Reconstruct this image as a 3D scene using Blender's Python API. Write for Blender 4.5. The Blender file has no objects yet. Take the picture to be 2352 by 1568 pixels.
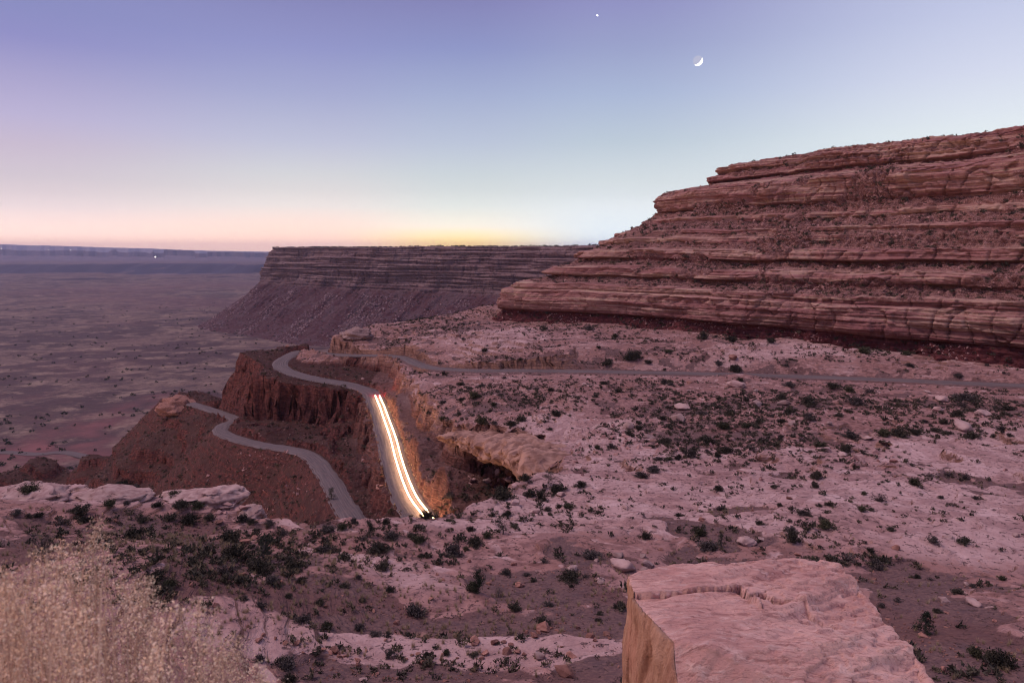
import bpy, bmesh, math, random
import numpy as np
from mathutils import Vector, Matrix, noise as mnoise
C = bpy.context.scene.collection
RAD = math.radians
# ------------------------------------------------------------------ camera
F_PX = 1568.0                       # focal length of a 24 mm lens on a 2352 pixel wide frame
PITCH = math.atan(206 / F_PX)
CPI, SPI = math.cos(PITCH), math.sin(PITCH)
cam_d = bpy.data.cameras.new('camera'); cam = bpy.data.objects.new('camera', cam_d); C.objects.link(cam)
cam_d.sensor_width = 36; cam_d.lens = 24; cam_d.clip_start = 0.05; cam_d.clip_end = 200000
cam.rotation_euler = (math.pi / 2 - PITCH, 0, 0)
cam_d.dof.use_dof = True; cam_d.dof.focus_distance = 12; cam_d.dof.aperture_fstop = 4.0
bpy.context.scene.camera = cam
# ------------------------------------------------------------------ sky
def s2l(c):
    return tuple(((v / 255) / 12.92 if v / 255 <= .04045 else ((v / 255 + .055) / 1.055) ** 2.4) for v in c)
def ray(px, py):
    u, v = (np.asarray(px, float) - 1176) / F_PX, (np.asarray(py, float) - 784) / F_PX
    return np.stack([u, CPI - v * SPI, -SPI - v * CPI], -1)
SUN_AZ = RAD(-8)
W = bpy.data.worlds.new("World"); bpy.context.scene.world = W; W.use_nodes = True
nt = W.node_tree; nt.nodes.clear(); N = nt.nodes; L = nt.links
out = N.new('ShaderNodeOutputWorld')
sky = N.new('ShaderNodeTexSky'); sky.sky_type = 'NISHITA'; sky.sun_disc = False
sky.sun_elevation = RAD(-1.5); sky.sun_rotation = SUN_AZ; sky.air_density = 1.0; sky.dust_density = 1.5; sky.ozone_density = 4
bg0 = N.new('ShaderNodeBackground'); bg0.inputs[1].default_value = 0.06; L.new(sky.outputs[0], bg0.inputs[0])
tc = N.new('ShaderNodeTexCoord'); sx = N.new('ShaderNodeSeparateXYZ'); L.new(tc.outputs['Generated'], sx.inputs[0])
az = N.new('ShaderNodeMath'); az.operation = 'ARCTAN2'; L.new(sx.outputs[0], az.inputs[0]); L.new(sx.outputs[1], az.inputs[1])
UP = [(.56, (132, 134, 186)), (.8, (138, 138, 190))]
cols = [
 (0, [(560, (254, 206, 176)), (538, (252, 216, 198)), (473, (232, 213, 212)), (400, (215, 202, 210)), (327, (205, 190, 208)), (255, (190, 180, 212)), (164, (170, 163, 203)), (73, (145, 143, 195)), (0, (138, 140, 190))]),
 (730, [(560, (254, 206, 178)), (540, (252, 212, 190)), (473, (238, 228, 222)), (400, (217, 217, 219)), (327, (195, 197, 217)), (218, (168, 172, 207)), (109, (147, 150, 198)), (0, (135, 135, 183))]),
 (1060, [(562, (255, 208, 84)), (545, (255, 228, 160)), (520, (243, 234, 214)), (473, (228, 232, 226)), (400, (208, 217, 220)), (327, (190, 199, 217)), (218, (166, 176, 208)), (109, (143, 150, 196)), (0, (133, 132, 180))]),
 (1400, [(550, (212, 222, 225)), (473, (230, 236, 238)), (418, (218, 226, 228)), (327, (193, 206, 217)), (218, (172, 185, 213)), (109, (155, 162, 200)), (0, (145, 145, 192))]),
 (2340, [(420, (226, 236, 242)), (290, (232, 240, 243)), (150, (215, 220, 238)), (0, (197, 203, 230))]),
]
prev = None; prev_az = None
for px, stops in cols:
    cr = N.new('ShaderNodeValToRGB'); L.new(sx.outputs[2], cr.inputs[0])
    pts = []
    for y, c in stops:
        d = ray(px, y); pts.append((float(d[2] / np.linalg.norm(d)), c))
    pts += [p for p in UP if p[0] > pts[-1][0] + .04]
    pts = sorted(pts); pts = [q for a_, b_ in zip(pts[:-1], pts[1:]) for q in ((a_, ((a_[0] + b_[0]) / 2, tuple((u_ + w_) / 2 for u_, w_ in zip(a_[1], b_[1])))) if b_[0] - a_[0] > .02 and b_[0] < .12 else (a_,))] + [pts[-1]]
    el = cr.color_ramp.elements
    while len(el) < len(pts): el.new(.5)
    for e, (p, c) in zip(el, pts): e.position = max(0, p); e.color = (*[v_ * (1.0 + .10 * max(0, 1 - p / .12) + .92 * max(0, 1 - p / .09) ** 2) for v_ in s2l(c)], 1)
    a = math.atan((px - 1176) / F_PX)
    if prev is None: prev = cr.outputs[0]
    else:
        mr = N.new('ShaderNodeMapRange'); mr.interpolation_type = 'SMOOTHSTEP'; L.new(az.outputs[0], mr.inputs[0])
        mr.inputs[1].default_value = prev_az; mr.inputs[2].default_value = a
        mx = N.new('ShaderNodeMix'); mx.data_type = 'RGBA'; L.new(mr.outputs[0], mx.inputs[0]); L.new(prev, mx.inputs[6]); L.new(cr.outputs[0], mx.inputs[7])
        prev = mx.outputs[2]
    prev_az = a
bg1 = N.new('ShaderNodeBackground'); bg1.inputs[1].default_value = 1.0; L.new(prev, bg1.inputs[0])
ad = N.new('ShaderNodeAddShader'); L.new(bg0.outputs[0], ad.inputs[0]); L.new(bg1.outputs[0], ad.inputs[1]); L.new(ad.outputs[0], out.inputs[0])
# ------------------------------------------------------------------ the last light: one broad soft sun
sd_ = bpy.data.lights.new('sun', 'SUN'); sun = bpy.data.objects.new('sun', sd_); C.objects.link(sun)
sd_.energy = 2.3; sd_.angle = RAD(34); sd_.color = (1, .80, .74)
el_, az_ = RAD(60), RAD(-80)
sun.rotation_euler = Vector((math.sin(az_) * math.cos(el_), math.cos(az_) * math.cos(el_), math.sin(el_))).to_track_quat('Z', 'Y').to_euler()
sc = bpy.context.scene
sc.view_settings.view_transform = 'Standard'; sc.view_settings.look = 'None'; sc.view_settings.exposure = 0; sc.view_settings.gamma = 1
sc.render.engine = 'CYCLES'; sc.cycles.use_denoising = True; sc.cycles.max_bounces = 5; sc.cycles.diffuse_bounces = 3
sc.cycles.transparent_max_bounces = 4; sc.cycles.volume_bounces = 0; sc.cycles.filter_width = 1.1

# ------------------------------------------------------------------ helpers
rng = np.random.default_rng(7); random.seed(7)
PERM = rng.permutation(512); PERM = np.concatenate([PERM, PERM, PERM])
G3 = rng.normal(size=(512, 3)); G3 /= np.linalg.norm(G3, axis=1)[:, None]
def fade(t): return t * t * t * (t * (t * 6 - 15) + 10)
def pn3(x, y, z):
    x, y, z = np.broadcast_arrays(*[np.asarray(a, float) for a in (x, y, z)])
    xi, yi, zi = np.floor(x), np.floor(y), np.floor(z)
    xf, yf, zf = x - xi, y - yi, z - zi
    xi, yi, zi = xi.astype(int) & 511, yi.astype(int) & 511, zi.astype(int) & 511
    u, v, w = fade(xf), fade(yf), fade(zf); r = 0
    for dx in (0, 1):
        wx = u if dx else 1 - u
        for dy in (0, 1):
            wy = v if dy else 1 - v
            for dz in (0, 1):
                wz = w if dz else 1 - w
                g = G3[PERM[PERM[PERM[(xi + dx) & 511] + ((yi + dy) & 511)] + ((zi + dz) & 511)] & 511]
                r = r + wx * wy * wz * (g[..., 0] * (xf - dx) + g[..., 1] * (yf - dy) + g[..., 2] * (zf - dz))
    return r * 1.5
G2 = rng.uniform(0, 2 * math.pi, 512); G2 = np.stack([np.cos(G2), np.sin(G2)], 1)
def pn2(x, y):
    x, y = np.broadcast_arrays(np.asarray(x, float), np.asarray(y, float))
    xi, yi = np.floor(x), np.floor(y); xf, yf = x - xi, y - yi
    xi, yi = xi.astype(int) & 511, yi.astype(int) & 511
    u, v = fade(xf), fade(yf); r = 0
    for dx in (0, 1):
        for dy in (0, 1):
            g = G2[PERM[PERM[(xi + dx) & 511] + ((yi + dy) & 511)] & 511]
            r = r + (u if dx else 1 - u) * (v if dy else 1 - v) * (g[..., 0] * (xf - dx) + g[..., 1] * (yf - dy))
    return r * 1.5
def fbm2(x, y, o=4):
    r, a = 0, 1
    for i in range(o): r = r + a * pn2(x * 2 ** i + 17.3 * i, y * 2 ** i - 9.1 * i); a *= .5
    return r
def fbm3(x, y, z, o=3):
    r, a = 0, 1
    for i in range(o): r = r + a * pn3(x * 2 ** i + 7.3 * i, y * 2 ** i - 9.1 * i, z * 2 ** i + 3.7 * i); a *= .5
    return r
def sstep(a, b, x):
    t = np.clip((x - a) / (b - a), 0, 1); return t * t * (3 - 2 * t)
def Wz(px, py, z):                    # the point at height z seen at a photograph position
    d = ray(px, py); return d * (z / d[2])
def Wy(px, py, Y):
    d = ray(px, py); return d * (Y / d[1])
def link(name, me, mat=None, parent=None, **props):
    o = bpy.data.objects.new(name, me); C.objects.link(o)
    if mat is not None and me is not None:
        for m in (mat if isinstance(mat, (list, tuple)) else [mat]): me.materials.append(m)
    if parent: o.parent = parent
    for k, v in props.items():
        if v: o[k] = v
    return o
def mesh_np(name, V, F, smooth=True, mats=None):
    V = np.asarray(V, np.float32); me = bpy.data.meshes.new(name); F = np.asarray(F, np.int32); n, k = F.shape
    me.vertices.add(len(V)); me.vertices.foreach_set('co', V.ravel())
    me.loops.add(n * k); me.loops.foreach_set('vertex_index', F.ravel())
    me.polygons.add(n); me.polygons.foreach_set('loop_start', np.arange(0, n * k, k, dtype=np.int32))
    me.polygons.foreach_set('use_smooth', np.full(n, smooth))
    if mats is not None: me.polygons.foreach_set('material_index', np.asarray(mats, np.int32))
    me.update(calc_edges=True); me.validate(); return me
def grid_faces(nr, nc):
    i = np.arange(nr * nc).reshape(nr, nc)
    return np.stack([i[:-1, :-1], i[:-1, 1:], i[1:, 1:], i[1:, :-1]], -1).reshape(-1, 4)
def set_attr(me, name, arr):
    a = me.color_attributes.new(name, 'FLOAT_COLOR', 'POINT')
    q = np.ones((len(me.vertices), 4), np.float32); q[:, :arr.shape[1]] = arr; a.data.foreach_set('color', q.ravel())

# ------------------------------------------------------------------ materials
class NT:
    def __init__(s, name, rough=.9):
        s.m = bpy.data.materials.new(name); s.m.use_nodes = True; s.t = s.m.node_tree; s.n = s.t.nodes; s.l = s.t.links
        s.b = s.n['Principled BSDF']; s.b.inputs['Roughness'].default_value = rough; s.b.inputs['Specular IOR Level'].default_value = .15
        s.o = s.n['Material Output']
    def put(s, sock, v):
        if hasattr(v, 'is_linked') or hasattr(v, 'links'): s.l.new(v, sock)
        elif isinstance(v, (tuple, list)) and len(v) == 3 and sock.type == 'RGBA': sock.default_value = (*v, 1)
        else: sock.default_value = v
    def pos(s, scale=(1, 1, 1), rot=(0, 0, 0), obj=False):
        t = s.n.new('ShaderNodeTexCoord') if obj else s.n.new('ShaderNodeNewGeometry')
        mp = s.n.new('ShaderNodeMapping'); mp.inputs['Scale'].default_value = scale; mp.inputs['Rotation'].default_value = rot
        s.l.new(t.outputs['Object'] if obj else t.outputs['Position'], mp.inputs[0]); return mp.outputs[0]
    def noise(s, vec, scale, detail=4, rough=.55, dist=0):
        t = s.n.new('ShaderNodeTexNoise'); s.l.new(vec, t.inputs['Vector']); t.inputs['Scale'].default_value = scale
        t.inputs['Detail'].default_value = detail; t.inputs['Roughness'].default_value = rough; t.inputs['Distortion'].default_value = dist; return t.outputs[0]
    def voro(s, vec, scale, feature='F1', out='Distance'):
        t = s.n.new('ShaderNodeTexVoronoi'); t.feature = feature; s.l.new(vec, t.inputs['Vector']); t.inputs['Scale'].default_value = scale; return t.outputs[out]
    def rng(s, v, a, b, c=0, d=1, smooth=True):
        t = s.n.new('ShaderNodeMapRange'); t.interpolation_type = 'SMOOTHSTEP' if smooth else 'LINEAR'
        s.put(t.inputs[0], v); t.inputs[1].default_value = a; t.inputs[2].default_value = b; t.inputs[3].default_value = c; t.inputs[4].default_value = d; return t.outputs[0]
    def math(s, op, a, b=0):
        t = s.n.new('ShaderNodeMath'); t.operation = op; s.put(t.inputs[0], a); s.put(t.inputs[1], b); return t.outputs[0]
    def mix(s, f, a, b, mode='MIX'):
        t = s.n.new('ShaderNodeMix'); t.data_type = 'RGBA'; t.blend_type = mode; s.put(t.inputs[0], f); s.put(t.inputs[6], a); s.put(t.inputs[7], b); return t.outputs[2]
    def ramp(s, f, stops):
        t = s.n.new('ShaderNodeValToRGB'); el = t.color_ramp.elements
        while len(el) < len(stops): el.new(.5)
        for e, (p, c) in zip(el, stops): e.position = p; e.color = (*c, 1)
        s.put(t.inputs[0], f); return t.outputs[0]
    def attr(s, name):
        t = s.n.new('ShaderNodeAttribute'); t.attribute_name = name; x = s.n.new('ShaderNodeSeparateColor'); s.l.new(t.outputs['Color'], x.inputs[0]); return x.outputs
    def nrm(s):
        g = s.n.new('ShaderNodeNewGeometry'); x = s.n.new('ShaderNodeSeparateXYZ'); s.l.new(g.outputs['True Normal'], x.inputs[0]); return x.outputs
    def bump(s, h, strength, dist=.1, prev=None):
        b = s.n.new('ShaderNodeBump'); b.inputs['Strength'].default_value = strength; b.inputs['Distance'].default_value = dist; s.l.new(h, b.inputs['Height'])
        if prev: s.l.new(prev, b.inputs['Normal'])
        return b.outputs[0]
    def done(s, col, normal=None):
        s.put(s.b.inputs['Base Color'], col)
        if normal: s.l.new(normal, s.b.inputs['Normal'])
        return s.m
def rnd_tint(t, amt=.25):
    i = t.n.new('ShaderNodeObjectInfo'); return t.rng(i.outputs['Random'], 0, 1, 1 - amt, 1 + amt, False)

SLICK, SLICK2, SOIL = (.44, .27, .255), (.29, .155, .145), (.12, .064, .065)
RED, REDD, TAN = (.15, .044, .039), (.055, .017, .018), (.30, .15, .11)
def m_terrain():
    t = NT('sandstone_ground'); p = t.pos(); a = t.attr('zone'); nz = t.nrm()
    n1 = t.noise(p, .09, 5); n2 = t.noise(p, .8, 6, .6); n3 = t.noise(p, 4, 5, .65); n4 = t.noise(p, 1.7, 3, .8, .6); n5 = t.noise(t.pos((1, .35, 1), (0, 0, .5)), .3, 5, .7, .5)
    ps = t.pos((.16, .16, 3.0), (.05, -.04, 0)); st = t.noise(ps, 1.0, 5, .62, .5)
    slick = t.mix(t.rng(n2, .42, .8, 0, .8), SLICK, SLICK2); dk = t.mix(t.rng(n2, .4, .65), (.285, .14, .122), (.155, .068, .06)); slick = t.mix(t.rng(t.math('ADD', a[2], t.math('MULTIPLY', t.math('SUBTRACT', n2, .5), .8)), .3, .62), dk, slick)
    slick = t.mix(t.rng(n1, .44, .60, 0, .75), slick, t.mix(t.rng(n2, .4, .6), (.37, .195, .175), (.21, .105, .098)))
    slick = t.mix(t.rng(st, .5, .62, 0, .6), slick, (.25, .13, .125)); slick = t.mix(t.rng(st, .34, .44, .5, 0), slick, (.60, .40, .385))
    slick = t.mix(t.rng(n3, .62, .74, 0, .6), slick, (.2, .11, .105)); slick = t.mix(t.rng(n4, .57, .66, 0, .85), slick, (.15, .08, .075)); slick = t.mix(t.rng(t.noise(p, 9, 3, .7), .63, .7, 0, .7), slick, (.13, .06, .055)); slick = t.mix(t.rng(n5, .55, .75, 0, .5), slick, (.29, .16, .155))
    soil = t.mix(t.rng(n3, .4, .65), SOIL, (.18, .097, .086)); soil = t.mix(t.rng(n2, .5, .68, 0, .6), soil, (.088, .052, .058)); soil = t.mix(t.rng(n1, .5, .6, 0, .5), soil, (.13, .054, .048)); soil = t.mix(t.rng(n4, .58, .7, 0, .6), soil, (.24, .12, .1))
    red = t.mix(t.rng(n2, .35, .65), RED, REDD)
    red = t.mix(t.rng(n3, .5, .72, 0, .5), red, (.19, .08, .062)); red = t.mix(t.rng(st, .5, .66, 0, .6), red, (.028, .009, .010)); red = t.mix(t.rng(st, .33, .43, .7, 0), red, (.24, .085, .068))
    scree = t.mix(t.rng(n3, .42, .62), (.05, .018, .016), (.105, .048, .038)); scree = t.mix(t.rng(n1, .4, .6, 0, .6), scree, (.058, .018, .017)); scree = t.mix(t.rng(n4, .56, .66, 0, .6), scree, (.036, .02, .017)); scree = t.mix(t.rng(n5, .5, .7, 0, .5), scree, (.10, .055, .042))
    sm = t.rng(t.math('ADD', a[1], t.math('ADD', t.math('MULTIPLY', t.math('SUBTRACT', n2, .5), 1.3), t.math('MULTIPLY', t.math('SUBTRACT', n3, .5), .5))), .38, .62)
    col = t.mix(sm, slick, soil)
    steep = t.rng(nz[2], .55, .82, 1, 0)
    col = t.mix(t.math('MULTIPLY', steep, .85), col, t.mix(t.rng(st, .4, .6), TAN, (.16, .07, .055)))  # steep faces go tan; ledge risers darkened by slope, shade put into colour
    col = t.mix(a[0], col, t.mix(t.rng(nz[2], .6, .85), red, scree))
    rk_ = t.math('ADD', .3, t.math('MULTIPLY', a[0], .9)); h = t.math('MULTIPLY', t.math('ADD', n2, t.math('MULTIPLY', n3, .4)), rk_); h = t.math('ADD', h, t.math('MULTIPLY', st, .9)); h = t.math('SUBTRACT', h, t.math('MULTIPLY', t.rng(n4, .58, .68), .25))
    return t.done(col, t.bump(h, 1, .8))
def m_cliff():
    t = NT('stepped_sandstone'); p = t.pos(); a = t.attr('zone'); nz = t.nrm()
    n1 = t.noise(p, .05, 4); n2 = t.noise(p, .6, 6, .62); n3 = t.noise(p, 3, 5, .65)
    band = t.noise(t.pos((.02, .02, 1)), .45, 5, .65, .5); bed = t.noise(t.pos((.08, .08, 2.2)), .8, 5, .6, .3)
    streak = t.noise(t.pos((1, 1, .05)), .35, 4, .6)
    rock = t.ramp(band, [(.3, (.17, .058, .055)), (.40, (.31, .14, .125)), (.47, (.45, .285, .215)), (.54, (.33, .155, .14)), (.62, (.22, .085, .078)), (.72, (.42, .24, .20))])
    rock = t.mix(t.rng(n1, .4, .62, 0, .5), rock, (.29, .12, .12))
    rock = t.mix(t.rng(bed, .52, .66, 0, .75), rock, (.10, .036, .035)); rock = t.mix(t.rng(bed, .30, .42, .6, 0), rock, (.48, .31, .26)); rock = t.mix(t.rng(n2, .55, .75, 0, .5), rock, (.17, .08, .075))
    rock = t.mix(t.math('MULTIPLY', t.rng(streak, .55, .7, 0, .55), t.rng(nz[2], .3, .6, 1, 0)), rock, (.10, .045, .045))
    mud = t.mix(t.rng(n2, .35, .65), (.125, .032, .034), (.075, .02, .022)); mud = t.mix(t.rng(bed, .5, .65, 0, .5), mud, (.2, .07, .064))
    rub = t.mix(t.rng(n3, .42, .6), (.13, .052, .048), (.33, .17, .15)); rub = t.mix(t.rng(n2, .5, .65, 0, .5), rub, (.15, .062, .056))
    col = t.mix(a[1], rock, rub); col = t.mix(a[0], col, mud)
    h = t.math('ADD', t.math('MULTIPLY', n2, 1.0), t.math('MULTIPLY', bed, 1.1)); h = t.math('ADD', h, t.math('MULTIPLY', n3, .4))
    return t.done(col, t.bump(h, 1, .8))
def m_mesa():
    t = NT('mesa_rock'); a = t.attr('zone'); p = t.pos(); nz = t.nrm()
    n2 = t.noise(p, .03, 6, .62); n3 = t.noise(p, .13, 5, .7); band = t.noise(t.pos((.003, .003, 1)), .09, 5, .7, .4); rill = t.noise(t.pos((1, 1, .3)), .012, 5, .6)
    cl = t.ramp(band, [(.3, (.11, .05, .052)), (.41, (.22, .135, .13)), (.47, (.14, .07, .07)), (.53, (.30, .195, .185)), (.59, (.15, .075, .076)), (.66, (.25, .155, .145)), (.76, (.12, .055, .058))])
    cl = t.mix(t.rng(n3, .48, .66, 0, .7), cl, (.075, .036, .04)); cl = t.mix(t.rng(t.noise(t.pos((1, 1, .06)), .06, 4, .6), .54, .64, 0, .7), cl, (.06, .028, .032))
    ta = t.mix(t.rng(n2, .4, .6), (.072, .024, .028), (.088, .04, .045)); ta = t.mix(t.rng(rill, .5, .62, 0, .6), ta, (.105, .06, .066))
    ta = t.mix(t.rng(n3, .55, .68, 0, .6), ta, (.17, .11, .115))
    ta = t.mix(t.rng(t.noise(p, .09, 3, .6), .6, .68, 0, .8), ta, (.06, .035, .045))
    col = t.mix(a[0], cl, ta)
    return t.done(col, t.bump(t.math('ADD', n2, t.math('MULTIPLY', n3, .6)), 1, 8))
def m_valley():
    t = NT('valley_ground'); p = t.pos(); ps = t.pos((.8, 1, 1), (0, 0, .25))
    n0 = t.noise(p, .0006, 4); n1 = t.noise(ps, .0042, 6, .6, .6); n2 = t.noise(ps, .016, 5, .62); n3 = t.noise(p, .09, 4, .7)
    n4 = t.noise(ps, .05, 4, .7); col = t.mix(t.rng(t.math('ADD', n1, t.math('MULTIPLY', t.math('SUBTRACT', n2, .5), .45)), .44, .58), (.072, .04, .043), (.165, .10, .085)); col = t.mix(t.rng(n4, .52, .64, 0, .55), col, (.055, .032, .036)); col = t.mix(t.rng(n4, .34, .44, .5, 0), col, (.20, .125, .10))
    col = t.mix(t.rng(n2, .52, .66, 0, .7), col, (.28, .185, .14)); col = t.mix(t.rng(n2, .28, .44, .7, 0), col, (.085, .043, .05))
    col = t.mix(t.rng(n0, .45, .6, 0, .45), col, (.16, .075, .075))
    col = t.mix(t.rng(n3, .54, .66, 0, .8), col, (.04, .026, .028)); col = t.mix(t.rng(t.noise(p, .035, 4, .7), .5, .62, 0, .6), col, (.075, .04, .043))
    a = t.attr('zone'); col = t.mix(a[0], col, t.mix(t.rng(n2, .4, .6), (.24, .085, .085), (.15, .055, .058)))
    col = t.mix(a[1], col, (.36, .28, .24))
    nz = t.nrm(); col = t.mix(t.rng(nz[2], .985, .998, 1, 0), col, (.035, .022, .035))  # canyon walls darkened by slope, shade put into the colour
    return t.done(col, t.bump(n3, .6, 2))
def m_road(name='dirt_road', a=(.088, .064, .067), b=(.145, .106, .106), dim=1):
    t = NT(name); uv = t.n.new('ShaderNodeUVMap').outputs[0]
    mp = t.n.new('ShaderNodeMapping'); mp.inputs['Scale'].default_value = (7, .06, 1); t.l.new(uv, mp.inputs[0])
    tr = t.noise(mp.outputs[0], 1.0, 4, .6); n = t.noise(t.pos(), .7, 5, .65)
    mp2 = t.n.new('ShaderNodeMapping'); mp2.inputs['Scale'].default_value = (.8, 2.6, 1); t.l.new(uv, mp2.inputs[0]); wash = t.noise(mp2.outputs[0], 1.0, 3, .6)
    col = t.mix(t.rng(tr, .38, .62), a, b); col = t.mix(t.rng(n, .45, .7, 0, .4), col, (.19, .11, .10)); col = t.mix(t.rng(wash, .5, .7, 0, .3), col, (.12, .08, .08))
    return t.done(col, t.bump(t.math('ADD', wash, t.math('MULTIPLY', n, .5)), .7, .2))
def m_plain(name, c1, c2, scale=3, obj=True, tint=.3, bump=.4, bd=.05, rough=.9):
    t = NT(name, rough); p = t.pos(obj=obj); n = t.noise(p, scale, 5, .62)
    col = t.mix(t.rng(n, .36, .66), c1, c2)
    if tint: col = t.mix(1.0, col, t.n.new('ShaderNodeCombineColor').outputs[0], 'MIX') if False else col
    if tint:
        hv = t.n.new('ShaderNodeHueSaturation'); t.l.new(col, hv.inputs['Color']); t.l.new(rnd_tint(t, tint), hv.inputs['Value']); col = hv.outputs[0]
    return t.done(col, t.bump(n, bump, bd) if bump else None)
def m_emit(name, col, strength, sample=True):
    t = NT(name); t.b.inputs['Base Color'].default_value = (0, 0, 0, 1); t.b.inputs['Specular IOR Level'].default_value = 0
    t.b.inputs['Emission Color'].default_value = (*col, 1); t.b.inputs['Emission Strength'].default_value = strength
    if not sample: t.m.cycles.emission_sampling = 'NONE'
    return t.m
M_TER, M_CLF, M_MESA, M_VAL, M_ROAD = m_terrain(), m_cliff(), m_mesa(), m_valley(), m_road()
M_LEAF = m_plain('shrub_leaf', (.036, .029, .022), (.07, .055, .04), 4, tint=.35, bump=0)
M_SAGE = m_plain('grey_twig_leaf', (.06, .045, .042), (.10, .075, .068), 4, tint=.3, bump=0)
M_GREEN = m_plain('yucca_leaf', (.045, .042, .024), (.075, .065, .038), 4, tint=.3, bump=0)
M_TWIG = m_plain('dead_twig', (.06, .042, .04), (.11, .08, .075), 6, bump=0)
M_BARK = m_plain('juniper_bark', (.09, .062, .055), (.17, .125, .115), 8)
M_JUN = m_plain('juniper_leaf', (.022, .028, .018), (.04, .046, .03), 3, tint=.2, bump=0)
M_ROCKR = m_plain('red_rock', (.20, .085, .068), (.31, .15, .118), 1.6)
M_ROCKP = m_plain('pale_rock', (.38, .245, .225), (.25, .14, .13), 1.3, bump=.6, bd=.15)
M_STRAW = m_plain('dry_straw', (.42, .31, .19), (.30, .21, .13), 2, tint=0, bump=0)
M_SEED = m_plain('seed_head', (.56, .40, .26), (.38, .255, .165), 9, tint=0, bump=0)
# ------------------------------------------------------------------ plan of the terrain (height of the camera = 0)
def rbf(pts, c=9.0, lam=.4):
    P = np.array(pts, float); xy, z = P[:, :2] / 50, P[:, 2]; n = len(P); cc = c / 50
    K = np.sqrt(((xy[:, None] - xy[None]) ** 2).sum(-1) + cc * cc)
    A = np.zeros((n + 3, n + 3)); A[:n, :n] = -K + np.eye(n) * lam * .02; A[:n, n] = 1; A[:n, n + 1:] = xy; A[n:, :n] = A[:n, n:].T
    w = np.linalg.solve(A, np.concatenate([z, [0, 0, 0]]))
    def f(x, y):
        q = np.stack([x, y], -1) / 50; s = w[n] + q @ w[n + 1:]
        for i in range(n): s = s - w[i] * np.sqrt((q[..., 0] - xy[i, 0]) ** 2 + (q[..., 1] - xy[i, 1]) ** 2 + cc * cc)
        return s
    return f
def pix(l): return [tuple(Wz(*p)) for p in l]
def catmull(P, step=1.0):
    P = np.array(P, float); P = np.vstack([2 * P[0] - P[1], P, 2 * P[-1] - P[-2]]); o = []
    for i in range(1, len(P) - 2):
        p0, p1, p2, p3 = P[i - 1:i + 3]; n = max(2, int(np.linalg.norm(p2 - p1) / step))
        for t in np.arange(n) / n:
            o.append(.5 * (2 * p1 + (p2 - p0) * t + (2 * p0 - 5 * p1 + 4 * p2 - p3) * t * t + (3 * p1 - p0 - 3 * p2 + p3) * t ** 3))
    o.append(P[-2]); return np.array(o)
lit_road = catmull(pix([(870, 1280, -65.5), (925, 1305, -64.6), (985, 1275, -63.6), (1003, 1235, -62.6), (965, 1185, -61.5), (935, 1140, -61), (910, 1070, -60.4), (895, 1010, -60), (880, 965, -59.8), (868, 931, -59.5), (850, 900, -58.5), (800, 882, -57.5), (720, 868, -56.5), (665, 853, -55.5), (643, 838, -54.5), (655, 822, -53.5), (690, 806, -52.5)]) +
                   pix([(740, 811, -51.3), (800, 815, -50.5), (890, 816, -49), (930, 822, -48.5), (960, 835, -48), (1000, 845, -47.5), (1100, 850, -46.5), (1200, 850, -46), (1400, 853, -45), (1600, 857, -44), (1900, 866, -42.5), (2150, 876, -41), (2352, 885, -40), (2800, 905, -38)]))
low_road = catmull(pix([(870, 1280, -65.6), (830, 1225, -66), (808, 1185, -66.5), (785, 1150, -67.3), (762, 1105, -68.5), (722, 1052, -70), (680, 1033, -71), (600, 1020, -72.5), (540, 1005, -74), (508, 990, -75.5), (514, 975, -77), (540, 962, -78.5), (500, 945, -80), (460, 932, -81.5), (425, 922, -83), (385, 914, -86)]))
ROADS = [(lit_road, 3.1, None, 4.0), (low_road, 2.4, 2.5, 1.0)]
P_pts = pix([(800, 1560, -20.5), (1200, 1560, -20.5), (1435, 1500, -20.7), (2300, 1560, -20), (2352, 1300, -25), (2100, 1250, -26), (600, 1450, -20.3), (300, 1300, -18.5), (100, 1250, -19),
 (0, 1108, -21), (110, 1100, -21.3), (260, 1115, -21.5), (400, 1130, -21.8), (545, 1118, -22), (610, 1190, -23.5), (840, 1190, -25.5), (980, 1175, -26.8), (1100, 1137, -29), (1210, 1085, -33), (1232, 1052, -36), (800, 1300, -22.5),
 (1300, 1200, -27), (1100, 1350, -22.6), (1300, 1440, -21.3), (1600, 1200, -27), (1900, 1230, -26), (1750, 1130, -29.5), (1500, 1060, -33), (2000, 1080, -31), (2352, 1100, -29.5), (1400, 1120, -30.5),
 (1250, 1000, -41), (1300, 1050, -36.2), (1600, 960, -37.5), (2000, 950, -36), (2352, 960, -34.5), (1190, 1018, -40.5), (1120, 1005, -44), (1020, 1003, -48), (985, 960, -50), (940, 900, -50.3), (905, 860, -50), (900, 840, -49),
 (1050, 950, -47.5), (1000, 900, -48), (1100, 900, -45), (1200, 900, -43.5), (1100, 980, -45.5), (1200, 960, -43), (1500, 890, -42), (1900, 890, -40.5), (2352, 912, -38.5), (1000, 850, -47.8),
 (800, 818, -50.4), (700, 822, -52), (690, 806, -52), (2352, 850, -38.5), (1900, 830, -38), (1500, 790, -38), (1200, 790, -39), (1200, 742, -38), (950, 752, -40), (1000, 790, -41.5), (1100, 722, -36.5), (1125, 702, -33), (820, 756, -42.5), (735, 785, -46), (900, 768, -42.5), (750, 776, -44), (1700, 800, -37.5), (2200, 850, -38)])
P_pts += [(-150, 40, -17), (-60, 15, -16), (0, 14, -15.5), (60, 15, -15), (30, 500, -45), (150, 450, -38), (250, 400, -38), (400, 250, -36), (300, 100, -28), (-30, 480, -50), (120, 60, -22)]
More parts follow.
